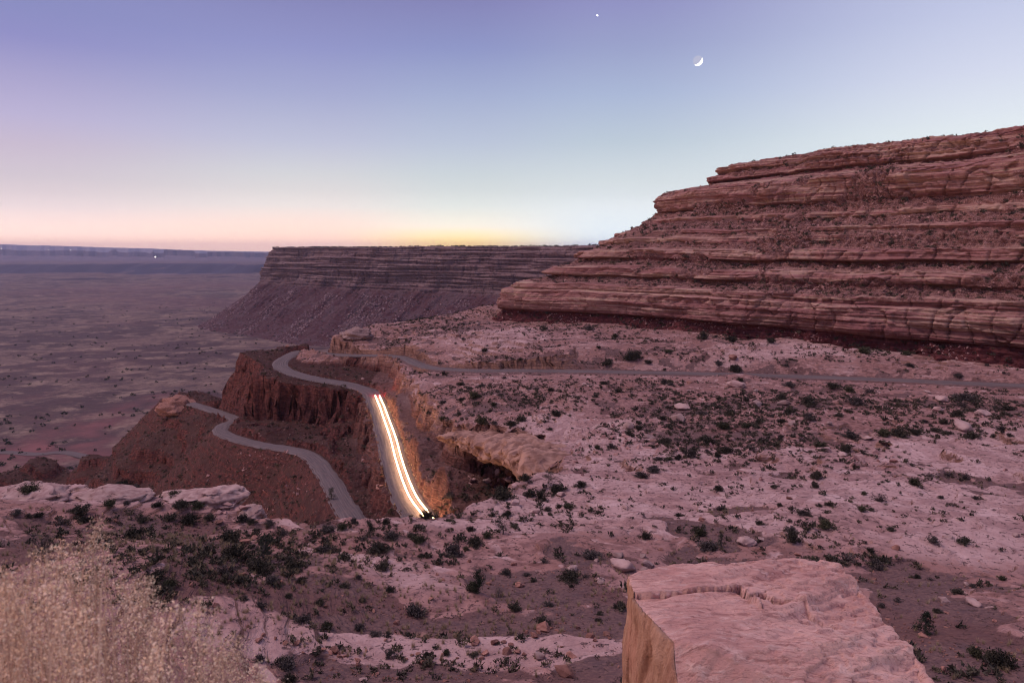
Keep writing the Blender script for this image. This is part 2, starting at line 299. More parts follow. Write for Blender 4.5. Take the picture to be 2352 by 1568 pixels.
Q_pts = pix([(965, 1185, -61.5), (935, 1140, -61), (895, 1010, -60), (868, 931, -59.5), (850, 900, -58.5), (800, 882, -57.5), (720, 868, -56.5), (665, 853, -55.5), (643, 838, -54.5), (655, 822, -53.5), (690, 806, -52.3), (890, 1165, -61.5), (860, 1060, -61), (845, 980, -60.4), (840, 930, -60), (815, 905, -59), (770, 892, -58.4), (700, 877, -57.5), (640, 868, -56.5), (560, 848, -54.6), (505, 826, -53), (600, 803, -51.5), (700, 788, -49.5),
 (1100, 1130, -56), (1000, 1080, -51.5), (955, 1000, -52.5), (912, 905, -53.5), (1150, 1100, -60), (1190, 1060, -57), (1070, 1050, -60), (880, 868, -55.5), (800, 845, -55), (700, 838, -54.3), (900, 1270, -64)])
Q_pts += [(-60, 40, -66), (20, 60, -60), (-40, 430, -70), (60, 200, -48)]
R_pts = [tuple(p) for p in low_road[::12]] + pix([(600, 1100, -81), (600, 1180, -90), (700, 1150, -80), (700, 1200, -84), (450, 1100, -93), (300, 1062, -104), (450, 1000, -88), (380, 958, -93), (425, 905, -82), (450, 903, -82), (385, 912, -84), (310, 1022, -103), (200, 1040, -118), (100, 1056, -132), (0, 1075, -147), (-250, 1092, -168), (0, 1110, -152), (200, 1102, -128), (300, 1125, -115), (150, 1120, -136), (480, 1160, -100),
  (650, 1005, -72.5), (720, 1010, -71), (780, 1050, -69), (830, 1130, -67), (560, 985, -74.5), (600, 985, -73.5), (500, 915, -79), (490, 930, -80)])
for (x_, y_), z_ in zip([(885, 1215), (880, 1165), (858, 1060), (842, 980), (836, 935), (812, 910), (770, 896), (700, 884), (640, 874), (560, 852), (500, 832), (502, 818)], [-67.5, -68, -69, -70, -70.5, -71, -71.5, -72.5, -74, -76, -78, -80]):
    w = Wz(x_, y_, {885: -63, 880: -61.5, 858: -61, 842: -60.4, 836: -60, 812: -59, 770: -58.4, 700: -57.6, 640: -56.8, 560: -54.6, 500: -53.2, 502: -52.8}[x_]); R_pts += [(w[0], w[1], z_), (w[0] + 12, w[1] + 10, z_)]
for px, py, z in [(380, 958, -93), (310, 1022, -103), (200, 1040, -118), (100, 1056, -132), (0, 1075, -147), (-250, 1092, -168), (425, 905, -82), (480, 880, -84)]:
    w = Wz(px, py, z); R_pts += [(w[0] * 1.14 - 14, w[1] * 1.14, z - 46), (w[0] * 1.35 - 30, w[1] * 1.35, z - 120)]
R_pts += [(-180, 100, -150), (-100, 120, -110), (-320, 200, -190), (-150, 420, -130), (-60, 480, -120), (20, 560, -150), (-60, 60, -90)]
polyP = np.array(pix([(-900, 1100, -20), (-200, 1105, -21), (0, 1106, -21), (110, 1096, -21.3), (260, 1112, -21.5), (400, 1128, -21.8), (545, 1112, -22), (575, 1140, -22.5), (605, 1190, -23.5), (700, 1205, -24.3), (840, 1190, -25.5), (910, 1190, -26.2), (980, 1172, -26.8), (1100, 1133, -29), (1180, 1092, -32), (1212, 1080, -33), (1232, 1052, -36), (1196, 1000, -40.5), (1120, 986, -44), (1030, 990, -48), (985, 960, -50), (940, 900, -50.3), (905, 860, -50), (893, 830, -49.5),
   (800, 820, -50.6), (700, 826, -52), (676, 822, -52.3), (676, 812, -52.5), (690, 802, -52.4), (715, 800, -51), (725, 790, -48)]))[:, :2].tolist()
polyP += [tuple(Wz(745, 782, -44)[:2] * 1.03), tuple(Wz(800, 762, -42.5)[:2] * 1.05), tuple(Wz(900, 735, -40)[:2] * 1.08), (-30, 470), (0, 520), (60, 620), (600, 700), (900, 300), (600, -100), (0, -120), (-400, -60)]
polyP = np.array(polyP)
polyQ = np.array(pix([(900, 1400, -64), (868, 1300, -65), (885, 1215, -63), (880, 1165, -61.5), (858, 1060, -61), (842, 980, -60.4), (836, 935, -60), (812, 910, -59), (770, 896, -58.4), (700, 884, -57.6), (640, 874, -56.8), (560, 852, -54.6), (500, 832, -53.2), (502, 818, -52.8), (560, 806, -52), (640, 797, -51), (700, 786, -49)]))[:, :2]
polyQ = np.vstack([polyQ, [tuple(Wz(745, 782, -44)[:2] * 1.06), tuple(Wz(800, 762, -42.5)[:2] * 1.09), tuple(Wz(900, 735, -40)[:2] * 1.13), (-30, 500), (100, 660), (600, 700), (600, 100), (20, 40)]])
def sdf_poly(x, y, P):               # signed distance, positive inside
    d = np.full(x.shape, 1e9); ins = np.zeros(x.shape, bool); n = len(P)
    for i in range(n):
        a, b = P[i], P[(i + 1) % n]; e = b - a
        t = np.clip(((x - a[0]) * e[0] + (y - a[1]) * e[1]) / (e @ e), 0, 1)
        d = np.minimum(d, (x - a[0] - t * e[0]) ** 2 + (y - a[1] - t * e[1]) ** 2)
        c = (a[1] > y) != (b[1] > y)
        if abs(e[1]) > 1e-9: ins ^= c & (x < a[0] + (y - a[1]) * e[0] / e[1])
    return np.where(ins, 1, -1) * np.sqrt(d)
def road_dist(x, y, R):
    P = R[::4]; d = np.full(x.shape, 1e9); z = np.zeros(x.shape)
    for a, b in zip(P[:-1], P[1:]):
        e = b[:2] - a[:2]; t = np.clip(((x - a[0]) * e[0] + (y - a[1]) * e[1]) / (e @ e), 0, 1)
        dd = (x - a[0] - t * e[0]) ** 2 + (y - a[1] - t * e[1]) ** 2; m = dd < d
        d = np.where(m, dd, d); z = np.where(m, a[2] + t * (b[2] - a[2]), z)
    return np.sqrt(d), z
UPR = lit_road[np.argmax(lit_road[:, 1]):]; UPR = UPR[np.argsort(UPR[:, 0])]
fP, fQ, fR = rbf(P_pts), rbf(Q_pts, 5), rbf(R_pts)
GX, GY, GS = np.arange(-700, 702, 2.5), np.arange(-140, 722, 2.5), 2.5
gx, gy = np.meshgrid(GX, GY)
gP, gQ, gR = [f(gx, gy) for f in (fP, fQ, fR)]
rr = np.hypot(gx, gy); gR = np.minimum(gR, -60); gR = gR + (np.minimum(gR, -335) - gR) * sstep(520, 640, rr)
gQ = np.clip(gQ, -75, -42)
def bil(g, x, y):
    u = np.clip((x - GX[0]) / GS, 0, len(GX) - 1.001); v = np.clip((y - GY[0]) / GS, 0, len(GY) - 1.001)
    i, j = u.astype(int), v.astype(int); a, b = u - i, v - j
    return (g[j, i] * (1 - a) + g[j, i + 1] * a) * (1 - b) + (g[j + 1, i] * (1 - a) + g[j + 1, i + 1] * a) * b
def ledge(sd, w, x, y, k):           # a cliff front made of a few beds instead of one ramp
    t = np.clip(sd / w, 0, 1); s = t * k + .35 * pn2(x * .06, y * .06)
    f = s - np.floor(s); st = (np.floor(s) + sstep(.25, .75, f) - .35 * pn2(x * .06, y * .06)) / k
    return np.clip(.25 * t + .75 * st, 0, 1) * (t > 0) * (t < 1) + (t >= 1)
def terrace(z, step, sharp, n):
    s = z / step + n; f = s - np.floor(s); return (np.floor(s) + sstep(.5 - sharp, .5 + sharp, f) - n) * step
BLOBS = []
def blob(px, py, rx, ry, w=1.0):       # where the photograph shows sand pockets (w > 0) or bare rock (w < 0)
    d = ray(px, py); t = np.geomspace(15, 500, 700); P = d * t[:, None]; i = np.argmax(P[:, 2] < bil(gP, P[:, 0], P[:, 1])); q = P[i]
    BLOBS.append((q, max(2.0, rx / F_PX * t[i]), max(2.0, ry / F_PX * t[i] / max(.2, -d[2] / np.linalg.norm(d))), w))
for b in [(1050, 1420, 230, 45), (840, 1395, 60, 60), (1240, 1330, 120, 40), (1330, 1275, 110, 22), (1000, 1545, 160, 20, .6), (1330, 1540, 110, 40), (2130, 1380, 150, 70), (2270, 1510, 150, 60), (2050, 1340, 70, 40), (1700, 1180, 110, 22), (1620, 1225, 100, 18), (2230, 1092, 75, 22), (1640, 990, 150, 45, .9), (1800, 930, 200, 25, .8), (1560, 930, 120, 20, .6), (2250, 930, 120, 25, .8),
  (250, 1240, 300, 60, 1.2), (520, 1270, 180, 60, 1.2), (450, 1195, 180, 25, .8), (480, 1370, 160, 60, .8), (740, 1380, 90, 50), (700, 1500, 90, 40, .7), (780, 1215, 90, 15, .5), (1330, 1440, 90, 40, .7), (1350, 1340, 100, 30, .7), (1150, 920, 120, 25, .5), (1030, 760, 100, 20, .5), (950, 735, 80, 14, .8), (1200, 830, 200, 10, .6),
  (900, 1300, 130, 40, -.8), (1000, 1350, 100, 25, -.6), (620, 1450, 110, 18, -1), (900, 1478, 260, 16, -1.4), (1250, 1470, 180, 16, -1.2), (1500, 1120, 200, 60, -.8), (1950, 1060, 250, 50, -.8), (2200, 1180, 240, 90, -.8), (1950, 1150, 250, 70, -.6), (1650, 1110, 160, 50, -.6), (2300, 1040, 150, 50, -.7), (250, 1130, 250, 18, -1), (1250, 1150, 120, 50, -.6), (1900, 1220, 120, 15, -.9), (1300, 1180, 150, 40, -.7), (1900, 800, 300, 12, -.8), (1150, 780, 130, 18, -1), (1300, 990, 120, 60, -.9), (1100, 1210, 160, 20, -.7), (150, 1150, 150, 20, -.6), (560, 1150, 60, 25, -.8)]: blob(*b)
def height(x, y, full=False):
    x = np.asarray(x, float); y = np.asarray(y, float); r = np.hypot(x, y)
    zP, zQ, zR = bil(gP, x, y), bil(gQ, x, y), bil(gR, x, y)
    n_big = fbm2(x / 26, y / 26, 3); n_mid = fbm2(x / 7, y / 7, 4); n_sm = fbm2(x / 1.6, y / 1.6, 3)
    sb, pb = 0, 0
    for (bx, by, bz), sx_, sy_, w_ in BLOBS:
        g_ = np.exp(-((x - bx) / sx_) ** 2 - ((y - by) / sy_) ** 2); sb = sb + w_ * g_
        if w_ < 0: pb = pb - w_ * np.exp(-((x - bx) / sx_ / 1.5) ** 2 - ((y - by) / sy_ / 1.5) ** 2)
    pale = np.clip(.10 + .8 * np.clip(pb, 0, 1.2) + .35 * n_big + .25 * pn2(x / 70 + 8, y / 70), 0, 1)
    soil = sstep(-.05, .5, -n_big * .45 + .85 * n_mid + .3 * pn2(x / 60 + 3, y / 60) + .95 * np.clip(sb, -1, 1) - .1)
    damp = np.clip(r / 60, .35, 1)
    zs = zP + (1.25 * n_big + .42 * n_mid * (1 - .75 * soil) - .35 * soil) * damp
    zt = terrace(zs, 1.25, .07, pn2(x / 40, y / 40) * .8); zt2 = terrace(zs, .42, .1, pn2(x / 30 + 5, y / 30) * 1.2)
    rough = sstep(-.15, .3, pn2(x / 45 + 11, y / 45 + 4))
    zP = zs + (zt - zs) * (.95 * (1 - soil) * rough) * damp + (zt2 - zs) * .75 * (1 - soil) * damp * (1 - .6 * rough) + .03 * n_sm
    nc = (fbm2(x / 9, y / 9, 3) * 2.6 + pn2(x / 2.4, y / 2.4) * .9)
    dP = sdf_poly(x, y, polyP); near = sstep(95, 60, r); dPn = dP + nc * (.75 - .5 * near) + 3.4 * near
    dQ = sdf_poly(x, y, polyQ); dQn = dQ + nc * 1.25 + 1.5 * np.abs(pn2(x / 5, y / 5)) + 2.0
    zQ = zQ + .5 * n_mid * (1 - near) + .15 * n_sm
    zR = zR + 1.3 * fbm2(x / 12, y / 12, 4) - 1.3 * np.abs(pn2(x / 9 + y / 30, y / 22)) + .4 * n_sm + sstep(250, 420, r) * 3 * fbm2(x / 40, y / 40, 3); zR = zR + .5 * sstep(200, 260, r) * (terrace(zR, 8, .13, 1.2 * pn2(x / 45, y / 45)) - zR)
    fq = ledge(dQn, 4.2, x, y, 3); fp = ledge(dPn, 4.5, x, y, 3)
    z = zR + (zQ - zR) * fq; z = z + (zP - z) * fp
    red = 1 - sstep(-.2, 1.2, dPn - 1.5); rd = np.full(x.shape, 1e9)
    ry = np.interp(x, UPR[:, 0], UPR[:, 1]); rz = np.interp(x, UPR[:, 0], UPR[:, 2]); e = ry - y - 4.5      # fill slope on the valley side of the upper road
    lim = rz - .45 + .045 * np.clip(e, 0, 15) + .16 * np.clip(e - 15, 0, 99) + .5 * n_mid * sstep(0, 6, e) * np.clip(.4 + .5 * n_big, 0, 1) + 2.1 * np.exp(-((x - 79) / 8) ** 2) * sstep(0, 5, e)
    z = np.where((e > -3) & (e < 60) & (x > -50) & (y > 150), np.minimum(z, lim), z)
    for R, hw, cut, fill in ROADS:
        d, zr = road_dist(x, y, R); dd = d + pn2(x / 3, y / 3) * .7 + .5 * pn2(x / 1.1, y / 1.1); cut = np.interp(x, [2, 26], [4.5, .45]) if cut is None else cut; e = np.maximum(d - hw - .7, 0); e2 = np.maximum(dd - hw - 1.2, 0)
        zc = np.clip(z, zr - .2 - np.minimum(fill * e, 1000), zr - .2 + cut * np.minimum(e, e2) + .12 * np.minimum(e, 2))
        z = np.where(d < 30, zc, z); rd = np.minimum(rd, d - hw)
    # the ledge the camera, the grass and the boulder stand on
    lg = np.where(x < .35, -1.9, -5.6); le = np.where(x < .35, 2.5 + .2 * pn2(x * 1.3, y), 6.3)
    z = np.where(r < 20, np.maximum(z, np.where(y < le, lg, lg - (y - le) * 6)), z)
    red = red * (1 - .38 * sstep(24, 7, np.abs(rd)) * sstep(-24, -14, dP) * (dP < 3) * (x > -62))  # cut wall by the lit road coloured lighter, in place of headlight spill
    if full == 2: return z, red, soil, dP, dQ, rd, pale
    if full: return z, red, soil, dP, dQ, rd
    return z
NC, NR = 1050, 1150
th = np.linspace(RAD(-50), RAD(50), NC); rad = np.concatenate([np.linspace(.6, 13, 60)[:-1], np.geomspace(13, 640, NR)])
TH, RR = np.meshgrid(th, rad); X, Y = RR * np.sin(TH), RR * np.cos(TH)
Z, red, soil, dP, dQ, rd, pale = height(X, Y, 2)
# rocky relief across the steep faces
gr = np.gradient(Z, axis=0) / np.gradient(RR, axis=0); steep = np.maximum(sstep(.6, 1.5, np.abs(gr)), .35 * red * sstep(2, 6, rd)) * sstep(60, 110, RR)
nx, ny = [.8 * fbm3(X / 3 + o, Y / 3, Z / 1.5, 3) + 1.7 * pn3(X / 8 + o, Y / 8, Z / 5) + .9 * pn3(X / 30 + o, Y / 30, Z / 1.1) for o in (0, 40)]
cw_ = sstep(20, 6, np.abs(rd)) * (dP < 3) * (dP > -22) * (X > -62); steep = steep * (1 - .6 * cw_)
X2, Y2 = X + 1.35 * steep * nx, Y + 1.35 * steep * ny
me = mesh_np('terrain', np.stack([X2, Y2, Z], -1).reshape(-1, 3), grid_faces(*X.shape))
soil2 = np.maximum(soil, sstep(4, 0, rd) * .8)
set_attr(me, 'zone', np.stack([red, soil2, pale], -1).reshape(-1, 3))
link('terrain', me, M_TER, kind='structure')

def cast(px, py):                    # where the sight line of a photograph position first meets the terrain
    px, py = np.atleast_1d(px).astype(float), np.atleast_1d(py).astype(float); d = ray(px, py)
    t = np.geomspace(16, 600, 900)
    P = d[:, None, :] * t[None, :, None]; Zt = height(P[..., 0], P[..., 1]); hit = P[..., 2] < Zt
    i = np.argmax(hit, 1); ok = hit.any(1); k = np.arange(len(px)); q = P[k, i].copy(); q[:, 2] = Zt[k, i]; return q, ok, t[i]

# ------------------------------------------------------------------ roads
def ribbon(name, R, hw, mat, lift=.05):
    hw = np.asarray(hw, float) * np.ones(len(R))
    T = np.gradient(R[:, :2], axis=0); T /= np.linalg.norm(T, axis=1)[:, None]; S = np.stack([T[:, 1], -T[:, 0]], 1)
    ofs = np.stack([-hw - 1.0, -hw, -hw * .5, 0 * hw, hw * .5, hw, hw + 1.0], 1); dz = np.array([-.45, 0, .04, .08, .04, 0, -.45])
    n, m = len(R), 7; jit = np.stack([pn2(np.arange(n) / 5.0, np.full(n, 3.3 * k)) for k in range(m)], 1) * np.array([.5, .5, 0, 0, 0, .5, .5])
    o = ofs + jit
    V = np.stack([R[:, None, 0] + S[:, None, 0] * o, R[:, None, 1] + S[:, None, 1] * o, R[:, None, 2] + lift + dz[None] + 0 * o], -1)
    me = mesh_np(name, V.reshape(-1, 3), grid_faces(n, m)); uv = me.uv_layers.new(name='UVMap'); vi = np.zeros(len(me.loops), np.int32); me.loops.foreach_get('vertex_index', vi)
    U = np.stack([(ofs / hw[:, None]).ravel(), np.repeat(np.arange(n) * 1.0, m)], 1)[vi]; uv.data.foreach_set('uv', U.astype(np.float32).ravel())
    return link(name, me, mat, kind='structure')
ihp = int(np.argmax(lit_road[:, 1])); ribbon('upper_road', lit_road, np.interp(np.arange(len(lit_road)), [ihp - 20, ihp + 60], [3.1, 2.4]), M_ROAD); ribbon('lower_road', low_road, 2.4, M_ROAD)
vr = catmull([tuple(Wz(px, py, -298.5)) for px, py in [(-300, 1030), (-60, 1036), (40, 1041), (90, 1044), (150, 1040), (230, 1060), (330, 1100)]], 6)
ribbon('valley_road', vr, 7, M_ROAD, 1.2)

# ------------------------------------------------------------------ the stepped cliff
def polyres(P, n):
    P = np.array(P, float); d = np.concatenate([[0], np.cumsum(np.linalg.norm(np.diff(P, axis=0), axis=1))]); return np.stack([np.interp(n, d / d[-1], P[:, k]) for k in range(P.shape[1])], 1)
base = [(60, 560), (18, 470), (-6, 415), tuple(Wz(1125, 735, -38)[:2])] + [tuple(Wz(px, py, -38)[:2]) for px, py in [(1300, 745), (1500, 760), (1700, 778), (1900, 797), (2100, 818), (2352, 845), (2700, 882)]]
top = [(190, 560), (160, 470), (136, 405), (154, 378)] + [(158, 366), (164, 356), (174, 342), (186, 322), (203, 296), (222, 258), (262, 214)]
NU = 900
u = np.linspace(0, 1, 400); uw = np.interp(np.linspace(0, 1, NU), [0, .12, .9, 1], [0, .25, .97, 1])
B, T = polyres(base, u), None
db = np.concatenate([[0], np.cumsum(np.linalg.norm(np.diff(np.array(base), axis=0), axis=1))]); db /= db[-1]
B = np.stack([np.interp(uw, db, np.array(base)[:, k]) for k in range(2)], 1); T = np.stack([np.interp(uw, db, np.array(top)[:, k]) for k in range(2)], 1)
def smooth1(A, k):
    ker = np.hanning(k); ker /= ker.sum(); pad = np.pad(A, ((k // 2, k // 2), (0, 0)), 'edge'); return np.stack([np.convolve(pad[:, i], ker, 'valid') for i in range(A.shape[1])], 1)[:len(A)]
B, T = smooth1(B, 31), smooth1(T, 31)
# height, setback, hardness (1 ledge, 0 rubble slope), mudstone
prof = [(-44, -.02, 0, 1), (-38, 0, 0, 1), (-33, .035, .2, 1), (-31.4, .045, .4, 1), (-30.8, .002, 1, .5), (-25, .012, 1, 0), (-20.5, .03, 1, 0), (-19.6, .065, 1, 0), (-19.2, .055, 1, .3), (-16.8, .065, 1, 0), (-16.2, .15, 0, 0), (-14.2, .215, 0, 0), (-13.0, .225, .6, .7), (-12.2, .18, 1, .3), (-10.6, .187, 1, 0), (-8.4, .205, 1, 0), (-7.8, .27, .4, 0), (-5.2, .335, 0, 0), (-4.2, .345, .5, .9), (-3.2, .30, 1, .4), (-1.4, .31, 1, 0), (.6, .325, 1, 0), (1.2, .37, .4, 0), (4, .425, 0, 0), (4.6, .412, 1, 0), (6.6, .415, 1, 0), (7.2, .45, .4, 0), (9, .48, .3, 0), (9.3, .47, 1, 0), (10.6, .475, 1, 0), (11.2, .53, 0, 0), (15, .60, 0, 0), (15.4, .592, 1, 0), (17.4, .597, 1, 0), (18.2, .625, .3, 0), (20.4, .655, 0, 0), (21.6, .672, 0, 0), (22.2, .685, .6, .6), (23.2, .650, 1, .2), (29.5, .654, 1, 0), (33.6, .662, 1, 0), (35.2, .70, 1, 0), (37.4, .80, .8, 0), (38.6, .86, .2, .3), (39.6, .875, .5, .8), (40.4, .838, 1, 0), (43, .848, 1, 0), (43.6, .872, .3, .3), (45, .888, .3, .3), (45.7, .872, 1, 0), (48, .876, 1, 0), (48.6, .91, .6, 0), (50.2, .93, .5, 0), (51, 1.2, .2, 0), (52.5, 2.2, 0, 0), (53, 4, 0, 0)]
prof = np.array(prof); seg = np.hypot(np.diff(prof[:, 0]), np.diff(np.minimum(prof[:, 1], 1.2)) * 60); cum = np.concatenate([[0], np.cumsum(seg)])
NV = 520; tv = np.linspace(0, cum[-1], NV); pz, ps, ph, pm = [np.interp(tv, cum, prof[:, k]) for k in range(4)]
Sx = np.arange(NU); al = np.concatenate([[0], np.cumsum(np.linalg.norm(np.diff(B, axis=0), axis=1))])
AL, PZ = np.meshgrid(al, pz); PS = np.repeat(ps[:, None], NU, 1); PH = np.repeat(ph[:, None], NU, 1); PM = np.repeat(pm[:, None], NU, 1)
D = T - B; DL = np.linalg.norm(D, axis=1); Dn = D / DL[:, None]
dip = 1.4 * pn2(AL / 90, PZ / 60) + .6 * pn2(AL / 25 + 9, PZ / 20)       # beds swell and thin along the wall
lens = pn2(AL / 55 + 4, np.repeat((tv / 6)[:, None], NU, 1))
bedz = PZ + .5 * pn2(AL / 30, PZ / 9)
bed = .8 * pn2(bedz * .55, AL / 70) + .55 * pn2(bedz * 1.3 + 50, AL / 40) + .3 * pn2(bedz * 2.9 + 90, AL / 25)
rub = fbm2(AL / 3.2, np.repeat(tv[:, None], NU, 1) / 3.0, 4)
blk = np.abs(pn2(AL / 7 + 31, PZ / 30)) ; joint = sstep(.09, .0, np.abs(pn2(AL / 9 + 13, PZ / 22))) * PH
big = 3.2 * pn2(AL / 38 + 2, PZ / 45) + 1.6 * pn2(AL / 15 + 7, PZ / 18)
nose = sstep(120, 70, al)[None]      # the nose stands out further with height than the face does
PSs = np.stack([np.interp(pz, *(lambda o: (pz[o], np.convolve(np.pad(ps[o], 30, 'edge'), np.hanning(61) / np.hanning(61).sum(), 'valid')))(np.argsort(pz, kind='stable')))] * 1, 1)
brk = sstep(.02, .38, pn2(AL / 34 + 70, PZ / 9 + 3) + .35 * pn2(AL / 8, PZ / 6)) * (PZ > -18) * (PZ < 44) * sstep(60, 110, AL)       # places where the ledge is buried by its own rubble
PS = PS + (PSs - PS) * brk * .85; PH = PH * (1 - .9 * brk); rub = rub + .5 * brk * fbm2(AL / 1.6, PZ / 1.2, 3)
cell = np.floor(AL / 4.5 + 2.0 * pn2(AL / 20, np.repeat((tv / 9)[:, None], NU, 1)) + 7 * np.floor(np.repeat((tv / 5)[:, None], NU, 1))).astype(int); blkc = (PERM[cell & 511] / 511.0 - .5) * PH * (PZ > -31)
inward = (1.8 + 4.0 * nose) * blkc + PS * DL[None] - bed * (1.0 + .5 * PH) * (.35 + .65 * PH) - rub * (.9 * (1 - PH) + .3) + joint * 1.7 - big - 2.6 * lens * PH * (PS > .08) + 1.6 * blk * PH - 1.6 * pn2(AL / 13 + 3, np.repeat((tv / 5)[:, None], NU, 1)) * PH + 3.6 * nose + .35 * fbm2(AL / 2.2 + 5, PZ / 1.3, 3) * PH
Xc = B[None, :, 0] + Dn[None, :, 0] * inward; Yc = B[None, :, 1] + Dn[None, :, 1] * inward
Zc = PZ + dip * (PS > .01) * .9 + .8 * rub * (1 - PH) * (PZ > -37) * (PZ < 51)
cme = mesh_np('stepped_cliff', np.stack([Xc, Yc, Zc], -1).reshape(-1, 3), grid_faces(NV, NU)[:, ::-1])
set_attr(cme, 'zone', np.stack([PM, 1 - sstep(.1, .6, PH), 0 * PM], -1).reshape(-1, 3))
link('stepped_cliff', cme, M_CLF, kind='structure')

# ------------------------------------------------------------------ far mesa, valley, distant ranges
mb = [(-500, 4600), (-860, 3700), (-1010, 3050), tuple(Wz(600, 640, -112)[:2])] + [tuple(Wy(px, 650, Yd)[:2]) for px, Yd in [(700, 2700), (850, 2420), (1000, 2280), (1130, 2120), (1250, 1930), (1400, 1650), (1600, 1400), (1900, 1150)]]
mb = np.array(mb); dm = np.concatenate([[0], np.cumsum(np.linalg.norm(np.diff(mb, axis=0), axis=1))]); NM = 900
um = np.interp(np.linspace(0, 1, NM), [0, .1, 1], [0, .38, 1]) * dm[-1]
mB = smooth1(np.stack([np.interp(um, dm, mb[:, k]) for k in range(2)], 1), 25)
tg = np.gradient(mB, axis=0); tg /= np.linalg.norm(tg, axis=1)[:, None]; nin = smooth1(np.stack([-tg[:, 1], tg[:, 0]], 1), 61)
mprof = np.array([(-312, -420, 1), (-300, -300, 1), (-285, -255, 1), (-240, -178, 1), (-200, -120, 1), (-160, -58, 1), (-135, -22, .9), (-128, -14, .4), (-122, -13, .4), (-118, -6, .6), (-112, -4, .2), (-110, 0, 0), (-92, 1, 0), (-88, 5, .1), (-84, 5, 0), (-66, 6, 0), (-64, 14, .3), (-60, 18, .2), (-58, 17, 0), (-44, 18, 0), (-42, 26, .3), (-36, 30, .2), (-34, 29, 0), (-22, 30, 0), (-20, 38, .3), (-14, 42, .3), (-13, 41, 0), (-2, 42, 0), (0, 50, .3), (6, 54, .2), (7, 53, 0), (15, 54, 0), (16.5, 62, .2), (18, 300, .6), (19, 1600, .6)])
sg = np.hypot(np.diff(mprof[:, 0]), np.minimum(np.diff(mprof[:, 1]), 60) * .6); cm = np.concatenate([[0], np.cumsum(sg)]); NQ = 330; tq = np.linspace(0, cm[-1], NQ)
qz, qs, qt = [np.interp(tq, cm, mprof[:, k]) for k in range(3)]
UM, QZ = np.meshgrid(um, qz); QS, QT = [np.repeat(a[:, None], NM, 1) for a in (qs, qt)]
butt = 30 * pn2(UM / 190, QZ / 400) + 15 * pn2(UM / 60 + 3, QZ / 60) + 11 * np.abs(pn2(UM / 22 + 8, QZ / 90))
bedm = 9 * pn2(QZ * .16, UM / 260) + 4.5 * pn2(QZ * .4 + 40, UM / 110) + 2 * pn2(QZ * .9 + 80, UM / 55)
gul = QT * (22 * np.abs(pn2(UM / 75 + 20, QZ / 300)) + 9 * np.abs(pn2(UM / 26 + 5, QZ / 130)) - 10) * sstep(-310, -220, QZ) + QT * 3 * fbm2(UM / 9, QZ / 7, 2)
inm = QS - butt * sstep(-300, -180, QZ) * np.clip(1 - (QZ > 17) * .8, 0, 1) - bedm * (1 - QT) + gul
Xm = mB[None, :, 0] + nin[None, :, 0] * inm; Ym = mB[None, :, 1] + nin[None, :, 1] * inm
Zm = QZ + 1.5 * pn2(UM / 120, QZ / 50) * (QZ > -290) + (QZ > 15) * 2.2 * pn2(UM / 300 + 4, np.full_like(UM, .5))
mme = mesh_np('mesa', np.stack([Xm, Ym, Zm], -1).reshape(-1, 3), grid_faces(NQ, NM)[:, ::-1]); set_attr(mme, 'zone', np.stack([QT, QT, QT], -1).reshape(-1, 3))
link('mesa', mme, M_MESA, kind='structure')
# the valley floor, with a canyon sunk across it far out
thv = np.linspace(RAD(-56), RAD(52), 560); rv = np.geomspace(380, 34000, 640); TV, RV = np.meshgrid(thv, rv); VX, VY = RV * np.sin(TV), RV * np.cos(TV)
rw = VY * (1 + .10 * pn2(VX / 2600, .5 + 0 * VX) + .05 * pn2(VX / 900, VY / 2500) + .02 * pn2(VX / 300, VY / 900)) 
VZ = -300 + 4 * fbm2(VX / 240, VY / 240, 4) * sstep(380, 900, RV) + 6 * fbm2(VX / 900, VY / 900, 3)
VZ = VZ - 130 * sstep(8700, 9300, rw) + 185 * sstep(12100, 12900, rw * (1 + .03 * np.abs(pn2(VX / 420, VY / 3000)))) + 14 * sstep(7300, 7500, rw)
redv = sstep(1500, 850, RV + 500 * fbm2(VX / 300, VY / 300, 3)) * sstep(-.25, .35, fbm2(VX / 130, VY / 130, 3) + .25) * .8
strip = sstep(.55, .9, 1 - np.abs(RV - 5600 - 400 * pn2(VX / 2000, .3 + 0 * VX)) / 260) * sstep(-2600, -900, VX) * .8
vme = mesh_np('valley_floor', np.stack([VX, VY, VZ], -1).reshape(-1, 3), grid_faces(*VX.shape)); set_attr(vme, 'zone', np.stack([redv, strip, 0 * redv], -1).reshape(-1, 3))
link('valley_floor', vme, M_VAL, kind='structure')
M_FAR = m_plain('distant_rock', (.24, .19, .20), (.34, .27, .27), .004, tint=0, bump=0, obj=False)
def range_strip(name, tops, Yd, depth, rough, nstep=420, mat=M_FAR):
    px = np.linspace(tops[0][0], tops[-1][0], nstep); py = np.interp(px, [a for a, b in tops], [b for a, b in tops])
    d = ray(px, py); s = Yd / d[:, 1]; x, zt = d[:, 0] * s, d[:, 2] * s + rough * pn2(px / 6, px * 0 + .5)
    yj = Yd + depth * .25 * pn2(px / 17, px * 0 + 4.5); g = -320; rows = []
    for fy, fz in [(-1.6, 0), (-.7, .38), (-.25, .55), (-.2, .97), (0, 1), (1, 1), (1.5, 0)]: rows.append(np.stack([x * (yj + depth * fy) / Yd, yj + depth * fy, g + (zt - g) * fz], 1))
    link(name, mesh_np(name, np.concatenate(rows), grid_faces(len(rows), nstep), False), mat, kind='structure')
range_strip('distant_hills', [(-300, 558), (0, 561), (60, 563), (93, 564), (97, 563.5), (153, 565), (235, 568), (344, 570.5), (423, 574), (491, 576), (606, 578), (760, 579)], 31000, 2500, 6)
